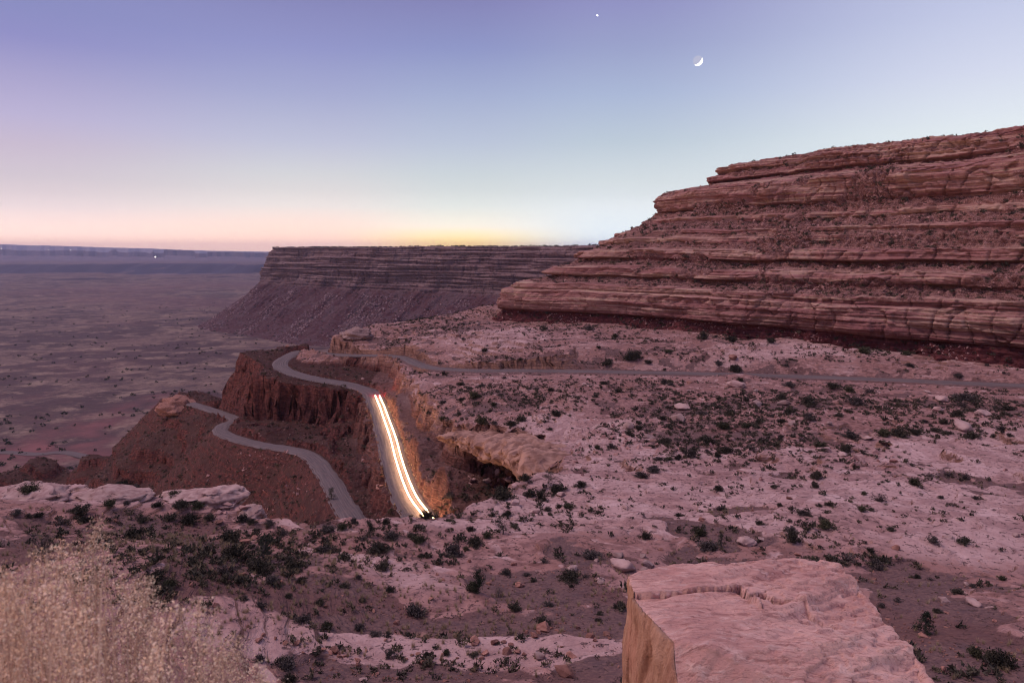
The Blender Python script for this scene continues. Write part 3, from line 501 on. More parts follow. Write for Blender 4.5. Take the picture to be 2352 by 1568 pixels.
range_strip('distant_buttes', [(-300, 572), (0, 572), (25, 574), (29, 575), (68, 575), (104, 575.5), (153, 574), (190, 575.5), (218, 577), (228, 580), (249, 579), (256, 574), (266, 573), (271, 578), (290, 580.5), (305, 577.5), (330, 578.5), (345, 581.5), (352, 577), (356, 580.5), (376, 581), (378, 572.5), (446, 575.5), (449, 581.5), (475, 582), (477, 578), (520, 578.5), (610, 580.5), (760, 582)], 21000, 900, 9, 900, m_plain('butte_rock', (.10, .065, .075), (.16, .10, .105), .004, tint=0, bump=0, obj=False))
# ------------------------------------------------------------------ plants and rocks: one of each kind, copied
def tufts(cen, n, spread, size, rg, up=.4):     # small leaf blades around points
    V, F = [], []
    idx = rg.integers(0, len(cen), n); p = cen[idx] + rg.normal(size=(n, 3)) * spread
    a = rg.normal(size=(n, 3)); a[:, 2] = np.abs(a[:, 2]) + up; a /= np.linalg.norm(a, axis=1)[:, None]
    b = np.cross(a, rg.normal(size=(n, 3))); b /= np.linalg.norm(b, axis=1)[:, None]; s = size * rg.uniform(.6, 1.4, n)[:, None]
    V = np.stack([p - b * s * .42, p + b * s * .42, p + a * s * 1.5], 1).reshape(-1, 3); return V, np.arange(3 * n).reshape(-1, 3)
def stick(p, q, r0, r1, k=4):
    p, q = np.array(p, float), np.array(q, float); a = q - p; a /= np.linalg.norm(a); b = np.cross(a, (.3, .5, .81)); b /= np.linalg.norm(b); c = np.cross(a, b)
    an = np.arange(k) * 2 * math.pi / k; ring = np.cos(an)[:, None] * b + np.sin(an)[:, None] * c
    V = np.vstack([p + ring * r0, q + ring * r1]); F = [(i, (i + 1) % k, k + (i + 1) % k, k + i) for i in range(k)]
    return V, np.array([f for q_ in F for f in ((q_[0], q_[1], q_[2]), (q_[0], q_[2], q_[3]))])
def join(parts):
    V, F, o = [], [], 0
    for v, f in parts: V.append(v); F.append(f + o); o += len(v)
    return np.vstack(V), np.vstack(F)
def shrub_geo(seed, nleaf=420, twigs=26, squat=.72):     # about 1 m wide
    rg = np.random.default_rng(seed); st, ends = [], []
    for i in range(twigs):
        a = rg.uniform(0, 2 * math.pi); e = rg.uniform(.15, 1.45); L_ = rg.uniform(.33, .55)
        q = np.array([math.cos(a) * math.cos(e), math.sin(a) * math.cos(e), math.sin(e) * squat * 1.25 + .06]) * L_
        m = q * .5 + rg.normal(size=3) * .03; st += [stick((0, 0, -.04), m, .014, .010, 3), stick(m, q, .010, .004, 3)]; ends += [q, m * .45 + q * .55, m + rg.normal(size=3) * .05]
    return join(st), tufts(np.array(ends), nleaf, .06, .05, rg)
SHRUBS = []
for k in range(9):
    (v1, f1), (v2, f2) = shrub_geo(100 + k, 1500 if k < 7 else 170, 30 if k < 7 else 60, (.72, .6, .8)[k % 3])
    V, F = join([(v1, f1), (v2, f2)]); m_ = mesh_np('shrub', V, F, False, [0] * len(f1) + [1] * len(f2)); m_.materials.append(M_TWIG); m_.materials.append((M_LEAF, M_LEAF, M_GREEN, M_LEAF, M_SAGE, M_LEAF, M_SAGE, M_TWIG, M_TWIG)[k]); SHRUBS.append(m_)
def rock_geo(seed, n=16, sub=2, sx=1, sy=1, sz=.7, rough=.06):
    rg = np.random.default_rng(seed); bm = bmesh.new()
    for p in rg.normal(size=(n, 3)):
        p = p / np.linalg.norm(p) * rg.uniform(.42, .55); bm.verts.new((p[0] * sx, p[1] * sy, p[2] * sz))
    r = bmesh.ops.convex_hull(bm, input=bm.verts[:]); bmesh.ops.delete(bm, geom=[g for g in r['geom_interior'] if isinstance(g, bmesh.types.BMVert)], context='VERTS')
    bmesh.ops.dissolve_limit(bm, angle_limit=.35, verts=bm.verts[:], edges=bm.edges[:])
    bmesh.ops.bevel(bm, geom=bm.edges[:], offset=.025, segments=1, affect='EDGES', clamp_overlap=True); bmesh.ops.triangulate(bm, faces=bm.faces[:])
    if sub:
        bmesh.ops.subdivide_edges(bm, edges=bm.edges[:], cuts=sub, use_grid_fill=True); bmesh.ops.triangulate(bm, faces=bm.faces[:])
    bm.verts.ensure_lookup_table(); V = np.array([v.co[:] for v in bm.verts]); bm.normal_update(); Nn = np.array([v.normal[:] for v in bm.verts])
    V = V + Nn * (rough * fbm3(V[:, 0] * 4 + seed, V[:, 1] * 4, V[:, 2] * 7, 3))[:, None]; F = np.array([[v.index for v in f.verts] for f in bm.faces]); bm.free(); return V, F
ROCK_R, ROCK_P = [], []
for k in range(8):
    V, F = rock_geo(300 + k, 14, 2, 1, (.8, 1, .65)[k % 3], (.75, .6, .9, .5)[k % 4], .05); a = mesh_np('rock', V, F, False); a.materials.append(M_ROCKR); ROCK_R.append(a)
    V, F = rock_geo(340 + k, 18, 3, 1, (.8, 1, .65)[k % 3], (.6, .5, .7, .4)[k % 4], .05); a = mesh_np('rock', V, F, True); a.materials.append(M_ROCKP); ROCK_P.append(a)
def merged(name, protos, pts, sizes, mats, rg, kind='stuff', tilt=.1, squash=None, label=None, cat=None, smooth=False):
    V, F, MI, o = [], [], [], 0; pts = np.asarray(pts)
    for k, (pv, pf) in enumerate(protos):
        sel = np.arange(k, len(pts), len(protos)); n = len(sel)
        if not n: continue
        a = rg.uniform(0, 2 * math.pi, n); s = np.asarray(sizes)[sel]; c, si = np.cos(a) * s, np.sin(a) * s
        w = np.stack([pv[None, :, 0] * c[:, None] - pv[None, :, 1] * si[:, None], pv[None, :, 0] * si[:, None] + pv[None, :, 1] * c[:, None], pv[None, :, 2] * s[:, None] * (rg.uniform(*squash, n)[:, None] if squash else 1) + 0 * c[:, None]], -1)
        t = rg.normal(size=(n, 2)) * tilt; w[..., 2] += w[..., 0] * t[:, :1] + w[..., 1] * t[:, 1:]
        w += pts[sel][:, None, :]; V.append(w.reshape(-1, 3)); F.append((pf[None] + (np.arange(n) * len(pv))[:, None, None] + o).reshape(-1, 3)); o += n * len(pv)
    return link(name, mesh_np(name, np.vstack(V), np.vstack(F), smooth), mats, kind=kind, label=label, category=cat)

# shrubs read off the photograph: (crop origin x, y, scale) and then position and width in the crop
CR = {4: (0, 1500, .4677), 5: (1000, 1500, .4677), 6: (1900, 1500, .5944), 8: (1900, 1100, .5944), 3: (1500, 380, .7645), 2: (700, 950, .4677)}
SH = {4: "105,350,90 190,360,60 255,365,70 405,410,110 530,330,150 575,395,90 745,250,90 740,290,100 860,270,60 890,235,80 1075,285,90 1190,225,130 1235,300,110 1345,300,120 1475,210,110 1440,385,90 1160,380,120 970,390,110 1300,400,150 1655,385,110 1730,405,80 1850,420,110 1945,490,130 1020,445,90 880,495,180 1555,520,160 1995,715,150 1860,825,110 2230,600,170 1530,760,200 1600,650,200 1780,745,200 1050,800,180 1150,850,130 1790,975,110 1985,912,60 2080,1080,140 2250,1120,80 1680,925,60 2200,955,70 1975,1400,150 1985,1490,140 1790,1350,90 2065,810,80 190,220,150 930,170,70 850,160,140 360,235,90 600,275,60",
 5: "95,600,150 210,635,60 120,465,110 215,445,110 515,400,70 460,610,160 290,395,80 365,512,70 560,510,130 740,535,150 690,490,80 490,720,120 330,785,60 230,838,70 550,875,90 740,410,60 800,365,110 960,383,70 765,632,80 970,625,140 1105,447,80 1130,550,140 1215,500,70 1070,585,60 1250,350,60 1360,350,80 1320,425,60 1400,425,80 1310,225,170 1065,250,90 960,262,80 1510,205,100 1590,195,60 1700,185,110 1585,240,90 1860,150,110 1630,308,60 1710,288,60 1775,292,90 1540,58,60 1475,105,80 1610,675,80 1780,535,40 1800,567,35 1775,450,40 1355,755,100 1435,798,40 1535,803,50 1285,727,40 1120,875,100 1650,965,110 705,1045,150 1405,1000,150 1600,1100,130 65,950,70 355,940,70 110,1122,75 330,1140,90 440,1182,85 530,1175,70 665,1172,55 1985,1074,50 1935,648,150 1800,795,170 1890,775,100 545,1325,90 1130,1320,90 935,1305,60 2130,985,90 1990,1025,80 605,785,30 1490,760,50",
 6: "345,33,80 285,66,70 700,133,60 710,242,65 490,272,70 595,380,75 520,370,35 650,460,110 310,397,60 925,320,55 1095,360,75 1110,425,95 1170,272,65 1255,298,50 1285,352,85 1480,252,55 1530,243,40 1580,195,80 1240,75,100 1220,117,50 1490,162,40 1300,217,45 1245,221,35 1640,355,60 1220,510,95 1400,525,170 1555,560,110 1525,472,70 1870,425,75 2045,430,90 1905,175,45 2095,183,40 1945,60,90 2040,82,80 1850,62,70 1770,108,90 1775,608,50 1855,622,50 2005,697,80 2240,622,55 2080,657,40 1890,795,70 1555,793,40 1590,768,45 2100,1040,90 2185,1050,90 2250,1100,150 1670,738,40 1030,221,35 1140,219,30 840,130,30 1000,120,35 1160,191,30",
 8: "1500,65,80 1725,75,70 1835,65,60 235,102,80 100,128,60 430,66,40 505,68,40 700,128,50 790,163,80 1065,134,35 1740,138,60 2155,131,40 2000,195,40 1648,220,30 815,216,50 400,228,40 440,238,40 80,232,60 30,301,50 115,320,30 155,273,60 770,395,90 610,395,70 730,475,80 850,465,60 1075,392,60 1045,440,50 1185,425,70 1190,345,110 1040,315,80 1090,252,70 1330,258,100 1410,273,60 1540,280,130 1455,345,70 1350,408,60 2000,405,70 2130,382,100 2280,372,90 2280,402,40 2045,322,120 2020,355,80 2245,475,60 1820,441,50 1930,446,60 2000,457,60 1880,490,70 1690,515,110 1600,513,90 1780,507,80 2080,528,80 2195,521,50 2280,518,40 1940,506,50 1430,528,100 1260,578,90 1400,600,90 875,588,100 745,605,80 555,628,80 485,640,60 640,558,90 610,547,60 410,556,70 340,576,50 120,577,50 40,582,50 375,642,50 690,628,60 430,641,40 270,478,50 215,508,60 395,425,40 485,355,60 345,708,70 455,695,30 640,608,60 845,325,50 990,410,40 1140,512,40 545,476,30 490,470,35",
 3: "330,890,40 520,895,50 630,922,30 560,972,25 690,1026,50 770,1037,40 1000,932,50 1120,943,50 850,995,30 1140,1073,60 1290,947,40 590,1043,50 840,1065,25 230,1046,30",
 2: "1560,122,50 1690,310,50 1855,353,50 1600,376,30 1755,378,30 1840,390,60 2080,492,40 1840,497,30 1490,502,30 2280,540,40 1980,575,70 1560,553,50 1780,581,40 1675,630,50 1820,628,50 2050,668,40 1660,687,40 1720,676,30 1550,745,60 1680,730,80 1770,720,80 1950,692,50 2240,671,40 2300,662,60 1900,762,50 1515,802,40 1660,832,50 1750,800,30 1880,803,50 1810,806,40 1925,818,40 2340,832,90 2090,872,80 1820,955,100 1730,960,60 1910,945,60 2025,920,60 2290,931,40 1555,878,60 1450,992,40 525,1028,40 2150,1388,90 1960,1412,90 2320,1366,80"}
px, py, pw = [], [], []
for k, s in SH.items():
    ox, oy, sc_ = CR[k]
    for it in s.split():
        a, b, c = map(float, it.split(',')); px.append((ox + a * sc_) * .71316); py.append((oy + b * sc_) * .71316); pw.append(c * sc_ * .71316)
px, py, pw = map(np.array, (px, py, pw))
ANCH = [(90, 1140, "beside the rounded pale knob"), (250, 1180, "behind the tallest grass plumes"), (380, 1160, "along the left rim"), (560, 1150, 'around the jutting pale rim slab'), (640, 1240, 'below the jutting pale rim slab'), (430, 1230, "on reddish soil beside the grass plumes"), (560, 1300, "in the yellowish grassy patch"), (360, 1330, 'against the right edge of the tall grass'), (640, 1330, "between grassy patch and pale slickrock"), (750, 1230, 'under the end of the lower road'), (850, 1210, "under the end of the lit road"), (740, 1400, "on dark sand at lower left"), (660, 1530, "between tall grass and red rubble"), (880, 1270, 'on the slope below the lit road'), (960, 1400, "around the hollow's paired round bushes"), (800, 1450, "above the pale curving rim"), (1000, 1500, "among red rubble at bottom centre"), (1100, 1240, 'on the slickrock under the cave'), (1080, 1330, 'beside the upright little pine'), (1200, 1390, 'below the bare little tree'), (1240, 1110, "near the cave mouth juniper"), (1330, 1150, "on rounded slickrock past the cave"), (1330, 1330, 'left of the log-shaped boulder'), (1420, 1440, "against the pink boulder's left face"), (1620, 1240, "above the pink boulder's back edge"), (1850, 1270, "behind the pink boulder's right corner"), (1960, 1290, "in the cluster behind the pink boulder"), (2160, 1230, "around the tan slickrock block"), (2130, 1420, 'near the small dark conifer'), (2270, 1500, 'in the lower right corner'), (1850, 1170, "along the winding gully"), (2030, 1140, 'at the head of the winding gully'), (2200, 1090, "in the round grey sand pocket"), (1550, 1170, "on speckled slickrock near centre"), (1700, 1180, "on the central dark sand patches"), (1420, 1030, "along the pale edge past the cave"), (1560, 1050, "in the row under the rock jumble"), (1640, 990, "in the rock jumble"), (1800, 990, 'right of the rock jumble'), (1940, 1050, "at the piled boulders"), (2080, 1010, "in the long bushy line"), (2270, 960, "beside the spreading juniper"), (1960, 940, "just below the upper road's right half"), (1720, 940, "just below the upper road's middle"), (1450, 930, "on bare slickrock under the upper road"), (1300, 930, "above the cave on pale slope"), (1150, 960, 'over the roof of the cave'), (1080, 900, 'right of the red road cut'), (1040, 830, 'by the bend in the upper road'), (1100, 780, "on the bench above the road bend"), (1350, 790, "on the bench above the road's middle"), (1600, 810, 'under the dark mudstone band'), (1900, 830, "on the right bench above the road"), (2200, 830, "at the cliff foot far right"), (560, 1000, 'on the slope by the lower road')]
def ordinal(i): return ['first', 'second', 'third', 'fourth', 'fifth', 'sixth', 'seventh', 'eighth', 'ninth', 'tenth', 'eleventh', 'twelfth', 'thirteenth', 'fourteenth', 'fifteenth', 'sixteenth', 'seventeenth', 'eighteenth', 'nineteenth', 'twentieth'][min(i, 19)]
def region_labels(px, py, word):
    ax = np.array([a[:2] for a in ANCH]); g = np.argmin((px[:, None] - ax[None, :, 0]) ** 2 + ((py[:, None] - ax[None, :, 1]) * 1.3) ** 2, 1); lab = [None] * len(px)
    for k in set(g):
        m = np.where(g == k)[0]; m = m[np.argsort(px[m])]
        for i, j in enumerate(m):
            lab[j] = f"{word(j)} {ANCH[k][2]}" if len(m) == 1 else (f"{word(j)} {ANCH[k][2]}, {ordinal(i)} from the left" if i < len(m) - 1 or len(m) == 2 and i == 0 else f"{word(j)} {ANCH[k][2]}, last on the right")
    return lab
pos, ok, tt = cast(px, py + 1)
ok &= (tt > 20) & (pw > 5); px, py, pw, pos, tt = px[ok], py[ok], pw[ok], pos[ok], tt[ok]
rg = np.random.default_rng(5); kinds = rg.integers(0, 7, len(px)); kinds[rg.random(len(px)) < .07] = 7
order = np.argsort(-pw)[:285]; px, py, pw, pos, tt, kinds = px[order], py[order], pw[order], pos[order], tt[order], kinds[order]
SK = ['dark rounded shrub', 'low dark shrub', 'dark greenish shrub', 'dark spiky shrub', 'greyish shrub', 'dark dense bush', 'purplish grey shrub', 'leafless twiggy bush', 'leafless twiggy bush']
lab = region_labels(px, py, lambda j: SK[kinds[j]])
for j in range(len(px)):
    o = link('shrub', SHRUBS[kinds[j]], None, label=lab[j], category='shrub', group='shrubs scattered over the slickrock slopes')
    s = pw[j] / F_PX * tt[j] * 1.08 * rg.uniform(.8, 1.18); o.location = pos[j] - np.array([0, -s * .2, .02 * s]); o.location.z = float(height(o.location.x, o.location.y)) - .03 * s
    o.scale = (s, s * rg.uniform(.8, 1.15), s * rg.uniform(.55, 1.0)); o.rotation_euler.z = rg.uniform(0, 6.28)
# rocks read off the photograph
RK = {5: "1210,130,90,p 1120,110,60,p 1290,120,70,p 1765,1470,190,r 1610,1145,110,r 1540,1195,80,r 1355,1305,80,r 1430,1295,60,r 1200,1315,70,r 565,1330,70,p 770,1375,60,r 455,1445,50,r 805,1320,50,r 905,1320,50,r 1930,1185,80,r 2040,1170,60,r 1580,1335,100,p 1800,1325,80,r 1025,1170,50,r 510,1208,35,r 160,1300,80,r 320,1355,60,r 320,1382,50,r 740,1305,40,r 655,1345,40,r 830,1385,50,r 590,1103,60,r 1230,820,50,r 1440,840,70,r 2000,800,70,p 1800,728,90,p 360,1485,60,p 1270,1240,80,r 1120,1235,100,r 1845,1127,40,r 1970,662,50,p 1470,1312,40,r 1180,1340,50,r 190,1305,40,r 90,1300,40,r 2290,640,60,p 2120,635,80,p 1410,275,90,p 1545,330,90,p 1725,215,70,p 1370,140,110,p 980,1360,30,r 900,1345,35,r 1010,1330,30,r 700,1310,35,r 1570,1165,60,r 1660,1130,40,r 1960,1210,40,r 2060,1195,40,r 1490,1160,35,r 1330,1225,45,r 1380,1245,50,r 240,1325,30,r 380,1290,35,r 870,755,40,r 915,795,30,r 1400,690,50,r 1090,670,40,r 830,925,40,r 980,1150,30,r",
 6: "195,575,160,p 320,560,90,p 300,585,70,p 60,640,50,p 1960,400,90,p 1665,458,50,r 1310,350,25,p 1445,632,50,r 2110,765,100,p 2180,780,50,p 1815,930,60,r 2140,1085,30,r 1925,1118,60,r 855,438,110,p 385,462,30,r 1085,184,40,r 1130,492,40,r 2320,388,50,p 2200,850,40,r 1930,745,60,p 2050,650,40,p 610,300,45,r 1940,805,30,r 930,410,50,p",
 8: "1340,610,60,p 1280,600,70,p 1225,630,50,p 1375,625,50,p 1215,665,50,p 1300,455,40,p 1830,280,40,p 1905,380,70,p 1930,330,90,p 325,525,70,p 510,375,110,p 910,350,70,p 1060,350,90,p 905,270,40,p 540,230,40,r 780,105,60,r 2060,490,130,p 2150,410,90,p 800,250,110,p 1100,455,50,p 480,440,120,p 210,480,80,p 1510,540,80,p",
 2: "1660,290,50,p 1930,360,30,p 1790,210,60,p 480,370,50,r 1000,590,30,p 1720,470,60,p",
 4: "795,390,50,r 1500,410,60,r 1680,545,90,r 1665,765,60,r 1930,820,60,r 1810,860,40,r 1480,975,50,r 2270,1310,80,r 2330,1320,60,r 2035,1235,60,r 1960,1240,50,r 1780,1220,70,r 1890,1200,40,r 1700,1115,40,r 1810,1175,40,r 2240,980,40,r 590,560,50,r 1740,515,60,r 1350,365,40,r"}
rx, ry, rw_, rk = [], [], [], []
for k, s in RK.items():
    ox, oy, sc_ = CR[k]
    for it in s.split():
        a, b, c, t = it.split(','); rx.append((ox + float(a) * sc_) * .71316); ry.append((oy + float(b) * sc_) * .71316); rw_.append(float(c) * sc_ * .71316); rk.append(t)
rx, ry, rw_ = map(np.array, (rx, ry, rw_)); rpos, ok, tt = cast(rx, ry)
RKW = {'r': ('small red rock', 'angular red rock', 'chunky red block'), 'p': ('small pale rock', 'pale sandstone rock', 'large pale sandstone block')}
lab = region_labels(rx, ry, lambda j: RKW[rk[j]][0 if rw_[j] < 15 else 1 if rw_[j] < 32 else 2])
for j in range(len(rx)):
    o = link('rock', (ROCK_R if rk[j] == 'r' else ROCK_P)[j % 8], None, label=lab[j], category='rock', group='loose rocks on the slopes')
    s = rw_[j] / F_PX * tt[j] * 1.05; o.location = rpos[j]; o.location.y += s * .3; o.location.z = float(height(o.location.x, o.location.y)) + .12 * s
    o.scale = (s, s, s * rg.uniform(.8, 1.1)); o.rotation_euler = (rg.normal() * .15, rg.normal() * .15, rg.uniform(0, 6.28))

# pale knobs and slabs of the left rim, the white boulder above the road, the round one beside it
def lump(name, px, py, w, h, depth, seed, label, cat, mat=None, group=None, nmin=40, flat=.5, rot=0):
    q, ok, t = cast([px], [py]); t = t[0]; V, F = rock_geo(seed, nmin, 6, 1, 1, 1, .09); V[:, :2] *= (1 + .07 * pn3(V[:, 2:3] * 9, V[:, :1] * 1.5, V[:, 1:2] * 1.5)); V[:, 2] = np.where(V[:, 2] < 0, V[:, 2] * .6, V[:, 2])
    V = V * np.array([w / F_PX * t, depth / F_PX * t, h / F_PX * t * 1.6]); m = mesh_np(name, V, F, True)
    o = link(name, m, mat or M_ROCKP, label=label, category=cat, group=group); o.location = q[0]; o.location.z -= .1 * h / F_PX * t; o.rotation_euler.z = rot; return o
lump('boulder', 60, 1128, 85, 34, 90, 501, 'rounded pale boulder capping the knob on the far left rim', 'boulder')
lump('rock_mound', 90, 1140, 150, 36, 130, 502, 'broad pale rock knob carrying a rounded boulder on the left rim', 'rock')
lump('rock_slab', 265, 1138, 170, 34, 140, 503, 'flat pale slab tilted up on the left rim, right of the rounded knob', 'rock')
lump('rock_slab', 425, 1140, 130, 14, 100, 506, 'low pale slab in the middle of the left rim', 'rock')
lump('rock_slab', 505, 1145, 130, 40, 150, 504, 'jutting pale rim slab overlooking the lower road', 'rock')
lump('rock_slab', 580, 1180, 60, 34, 70, 505, 'small pale outcrop at the lip below the jutting rim slab', 'rock')
lump('boulder', 820, 770, 74, 26, 60, 510, 'large cream boulder on the skyline above the upper road bend', 'boulder')
lump('boulder', 1062, 712, 17, 15, 17, 511, 'small round white boulder on the ridge left of the stepped cliff', 'boulder')
lump('butte', 412, 935, 95, 34, 90, 512, 'low red rock butte at the left end of the lower road', 'rock', M_ROCKR)
# cave roof: a thick overhanging ledge over the hollow right of the lit road
rim = np.array([Wz(px, py, z)[:2] for px, py, z in [(1005, 1003, -48.2), (1040, 1004, -47), (1080, 1004, -45.6), (1120, 1008, -44), (1160, 1014, -42.4), (1195, 1024, -40.6), (1222, 1044, -37.6), (1230, 1062, -35.6)]])
rz = np.array([-48.2, -47, -45.6, -44.2, -42.4, -40.6, -37.6, -35.6]); n = 220
uu = np.linspace(0, 1, n); rxy = np.stack([np.interp(uu, np.linspace(0, 1, 8), rim[:, k]) for k in range(2)], 1); rzz = np.interp(uu, np.linspace(0, 1, 8), rz)
tg = np.gradient(rxy, axis=0); tg /= np.linalg.norm(tg, axis=1)[:, None]; nn = np.stack([tg[:, 1], -tg[:, 0]], 1); nn *= np.sign((nn * (np.array([Wz(1120, 1100, -48)[:2]]) - rxy)).sum(1))[:, None]
rows = []
for o_, dz in [tuple(r_) for r_ in np.stack([np.interp(np.linspace(0, 11, 56), np.arange(12), q_) for q_ in ([-8, -5, -2, .5, 2.0, 2.9, 3.0, 2.3, .6, -2, -6, -9], [.1, .45, .5, .3, -.15, -.9, -1.8, -2.7, -3.3, -3.2, -2.6, -1.4])], 1)]:
    tap = sstep(0, .55, uu) * sstep(1.04, .86, uu); oo = (o_ if o_ < 0 else o_ * (.15 + .95 * tap)) - 1.6 * (1 - tap) + .8 * pn2(uu * 9, uu * 0 + o_ * .2) + .4 * pn2(uu * 26, uu * 0 + dz)
    rows.append(np.stack([rxy[:, 0] + nn[:, 0] * oo, rxy[:, 1] + nn[:, 1] * oo, rzz + dz * (1.45 if dz < 0 else 1) * (.35 + .75 * tap) - 2.2 * sstep(.86, 1, uu) + .25 * pn2(uu * 14 + 5, uu * 0 + o_)], 1))
OV = np.concatenate(rows); OV = OV + np.stack([1.3 * pn3(OV[:, 0] / 6 + o, OV[:, 1] / 6, OV[:, 2] / 2.5) + .8 * pn3(OV[:, 0] / 2.6 + o, OV[:, 1] / 2.6, OV[:, 2] / 1.4) + .5 * fbm3(OV[:, 0] / 1.6 + o, OV[:, 1] / 1.6, OV[:, 2] / .8, 3) for o in (0, 30, 60)], 1) * np.array([1, 1, .55])
m_ = mesh_np('rock_overhang', OV, grid_faces(len(rows), n)); M_OVER = m_plain('overhang_rock', (.34, .185, .145), (.15, .07, .055), .35, tint=0, bump=.8, bd=.4)
link('rock_overhang', m_, M_OVER, label='thick tan rock ledge overhanging the dark cave hollow', category='rock ledge')

# trees
def tree(kind, px, py, hpx, label, seed, wide=.6, leaf=M_JUN, nl=1500, lean=.1, trunk_frac=.25, bare=False):
    q, ok, t = cast([px], [py]); H = hpx / F_PX * t[0]; r2 = np.random.default_rng(seed)
    e = bpy.data.objects.new(kind, None); C.objects.link(e); e.location = q[0]; e.location.z -= .05; e['label'] = label; e['category'] = 'tree'; e.rotation_euler.z = r2.uniform(0, 6)
    st, ends = [], []; p = np.array([0, 0, 0.]); n = 7; 
    for i in range(n):
        q2 = p + np.array([r2.normal() * lean, r2.normal() * lean, 1]) * H * .85 / n; st.append(stick(p, q2, H * .035 * (1 - i / n) + .01 * H, H * .035 * (1 - (i + 1) / n) + .008 * H, 6)); p = q2
        if (i + 1) / n > trunk_frac:
            for k in range(4 if not bare else 5):
                a = r2.uniform(0, 6.28)
                L_ = H * wide * .5 * ((1 - i / n) * .95 + .12 if kind == 'conifer' else r2.uniform(.5, 1) * (1 - .4 * i / n)); up = -.1 if kind == 'conifer' else r2.uniform(.1, .6)
                b_ = p + np.array([math.cos(a), math.sin(a), up]) * L_; st.append(stick(p, b_, H * .012, H * .004, 4)); ends += [b_, p * .35 + b_ * .65, p * .6 + b_ * .4]
                if bare:
                    for s_ in range(5): st.append(stick(b_ * r2.uniform(.4, 1) + p * 0, b_ + r2.normal(size=3) * H * .13, H * .006, H * .002, 3))
    ends.append(p + np.array([0, 0, H * .06]))
    V, F = join(st); link('trunk', mesh_np('trunk', V, F, True), M_BARK, e)
    if not bare:
        V, F = tufts(np.array(ends), nl, H * (.035 if kind == 'conifer' else .055), H * .03, r2); link('crown', mesh_np('crown', V, F, False), leaf, e)
    return e
def at(k, x, y): return (CR[k][0] + x * CR[k][2]) * .71316, (CR[k][1] + y * CR[k][2]) * .71316
tree('conifer', *at(6, 1815, 905), 58, 'small dark conifer standing alone on grey sand by the pink boulder', 21, .75, nl=2600, trunk_frac=.05)
tree('pine_tree', *at(5, 1155, 880), 58, 'upright little pine in the sandy hollow at centre', 22, .55, nl=1600, trunk_frac=.2)
tree('bare_tree', *at(5, 1295, 905), 26, 'dead bare little tree with pale trunk beside the upright pine', 23, .9, bare=True)
tree('juniper_tree', *at(5, 1640, 125), 30, 'round juniper on slickrock right of the cave mouth', 24, 1.2, nl=1300)
tree('juniper_tree', *at(5, 410, 490), 40, 'upright juniper just below the end of the lower road', 25, .8, nl=1600, trunk_frac=.1)
tree('juniper_tree', *at(4, 1800, 640), 62, 'gnarled juniper with leaning trunk in the yellowish grassy patch', 26, .95, lean=.35, nl=900)
tree('juniper_tree', *at(2, 785, 1415), 30, 'lone young juniper on the edge of the lower road', 27, .65, nl=900, trunk_frac=.05)
tree('juniper_tree', *at(8, 2190, 375), 32, 'spreading juniper just below the upper road at the right', 28, 1.5, nl=1300)
tree('juniper_tree', *at(6, 710, 440), 34, 'narrow dark juniper above the back edge of the pink boulder', 29, .6, nl=1000, trunk_frac=.05)
tree('dead_tree', *at(4, 295, 650), 70, 'leafless grey sapling left of the tall grass plumes', 30, .8, bare=True)
tree('juniper_tree', *at(5, 1325, 470), 42, 'half dead juniper with twisted bare limbs below the slickrock edge', 31, 1.3, nl=500, lean=.3)
# ------------------------------------------------------------------ the big pink boulder at the camera's feet
def m_boulder():
    t = NT('pink_boulder_rock'); p = t.pos(); nz = t.nrm(); d = t.pos((1, 2.6, 1), (0, 0, RAD(28)))
    n1 = t.noise(p, 1.2, 5); n2 = t.noise(d, 5, 8, .7, .4); n3 = t.noise(p, 40, 6, .7); v = t.noise(t.pos((5, 5, 1.5)), 1.5, 7, .7, .3)
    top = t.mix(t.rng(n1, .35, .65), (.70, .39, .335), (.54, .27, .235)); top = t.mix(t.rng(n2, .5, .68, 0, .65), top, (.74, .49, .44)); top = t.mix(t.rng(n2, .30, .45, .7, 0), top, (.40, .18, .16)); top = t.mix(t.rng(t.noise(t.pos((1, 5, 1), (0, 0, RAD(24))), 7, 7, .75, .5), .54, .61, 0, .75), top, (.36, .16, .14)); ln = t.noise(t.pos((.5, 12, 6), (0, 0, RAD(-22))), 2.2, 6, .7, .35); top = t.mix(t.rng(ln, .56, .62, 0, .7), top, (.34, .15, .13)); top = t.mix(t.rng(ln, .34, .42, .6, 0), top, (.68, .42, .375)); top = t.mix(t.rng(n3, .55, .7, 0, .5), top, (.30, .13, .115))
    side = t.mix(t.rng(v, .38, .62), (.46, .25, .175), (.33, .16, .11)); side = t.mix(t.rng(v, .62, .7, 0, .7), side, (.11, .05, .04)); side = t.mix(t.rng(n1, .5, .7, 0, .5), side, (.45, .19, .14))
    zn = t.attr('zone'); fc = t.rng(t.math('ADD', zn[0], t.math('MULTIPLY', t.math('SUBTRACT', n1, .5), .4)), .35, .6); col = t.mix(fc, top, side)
    h = t.math('ADD', t.math('MULTIPLY', n2, 1), t.math('MULTIPLY', n3, .3)); h = t.math('ADD', h, t.math('MULTIPLY', v, fc))
    return t.done(col, t.bump(h, 1, .05))
outl = [(1441, 1338, -2.92), (1468, 1326, -2.92), (1560, 1301, -2.93), (1700, 1286, -2.95), (1830, 1283, -2.97), (1926, 1297, -3.0), (1952, 1335, -3.04), (1976, 1372, -3.02), (2042, 1432, -3.02), (2092, 1492, -3.04), (2140, 1568, -3.08), (2190, 1640, -3.15)]
front = [(1447, 1362, -2.90), (1480, 1408, -2.86), (1530, 1446, -2.82), (1546, 1472, -2.80), (1640, 1492, -2.80), (1760, 1490, -2.82), (1880, 1500, -2.88)]
low = [(1432, 1700, None), (1540, 1700, None)]
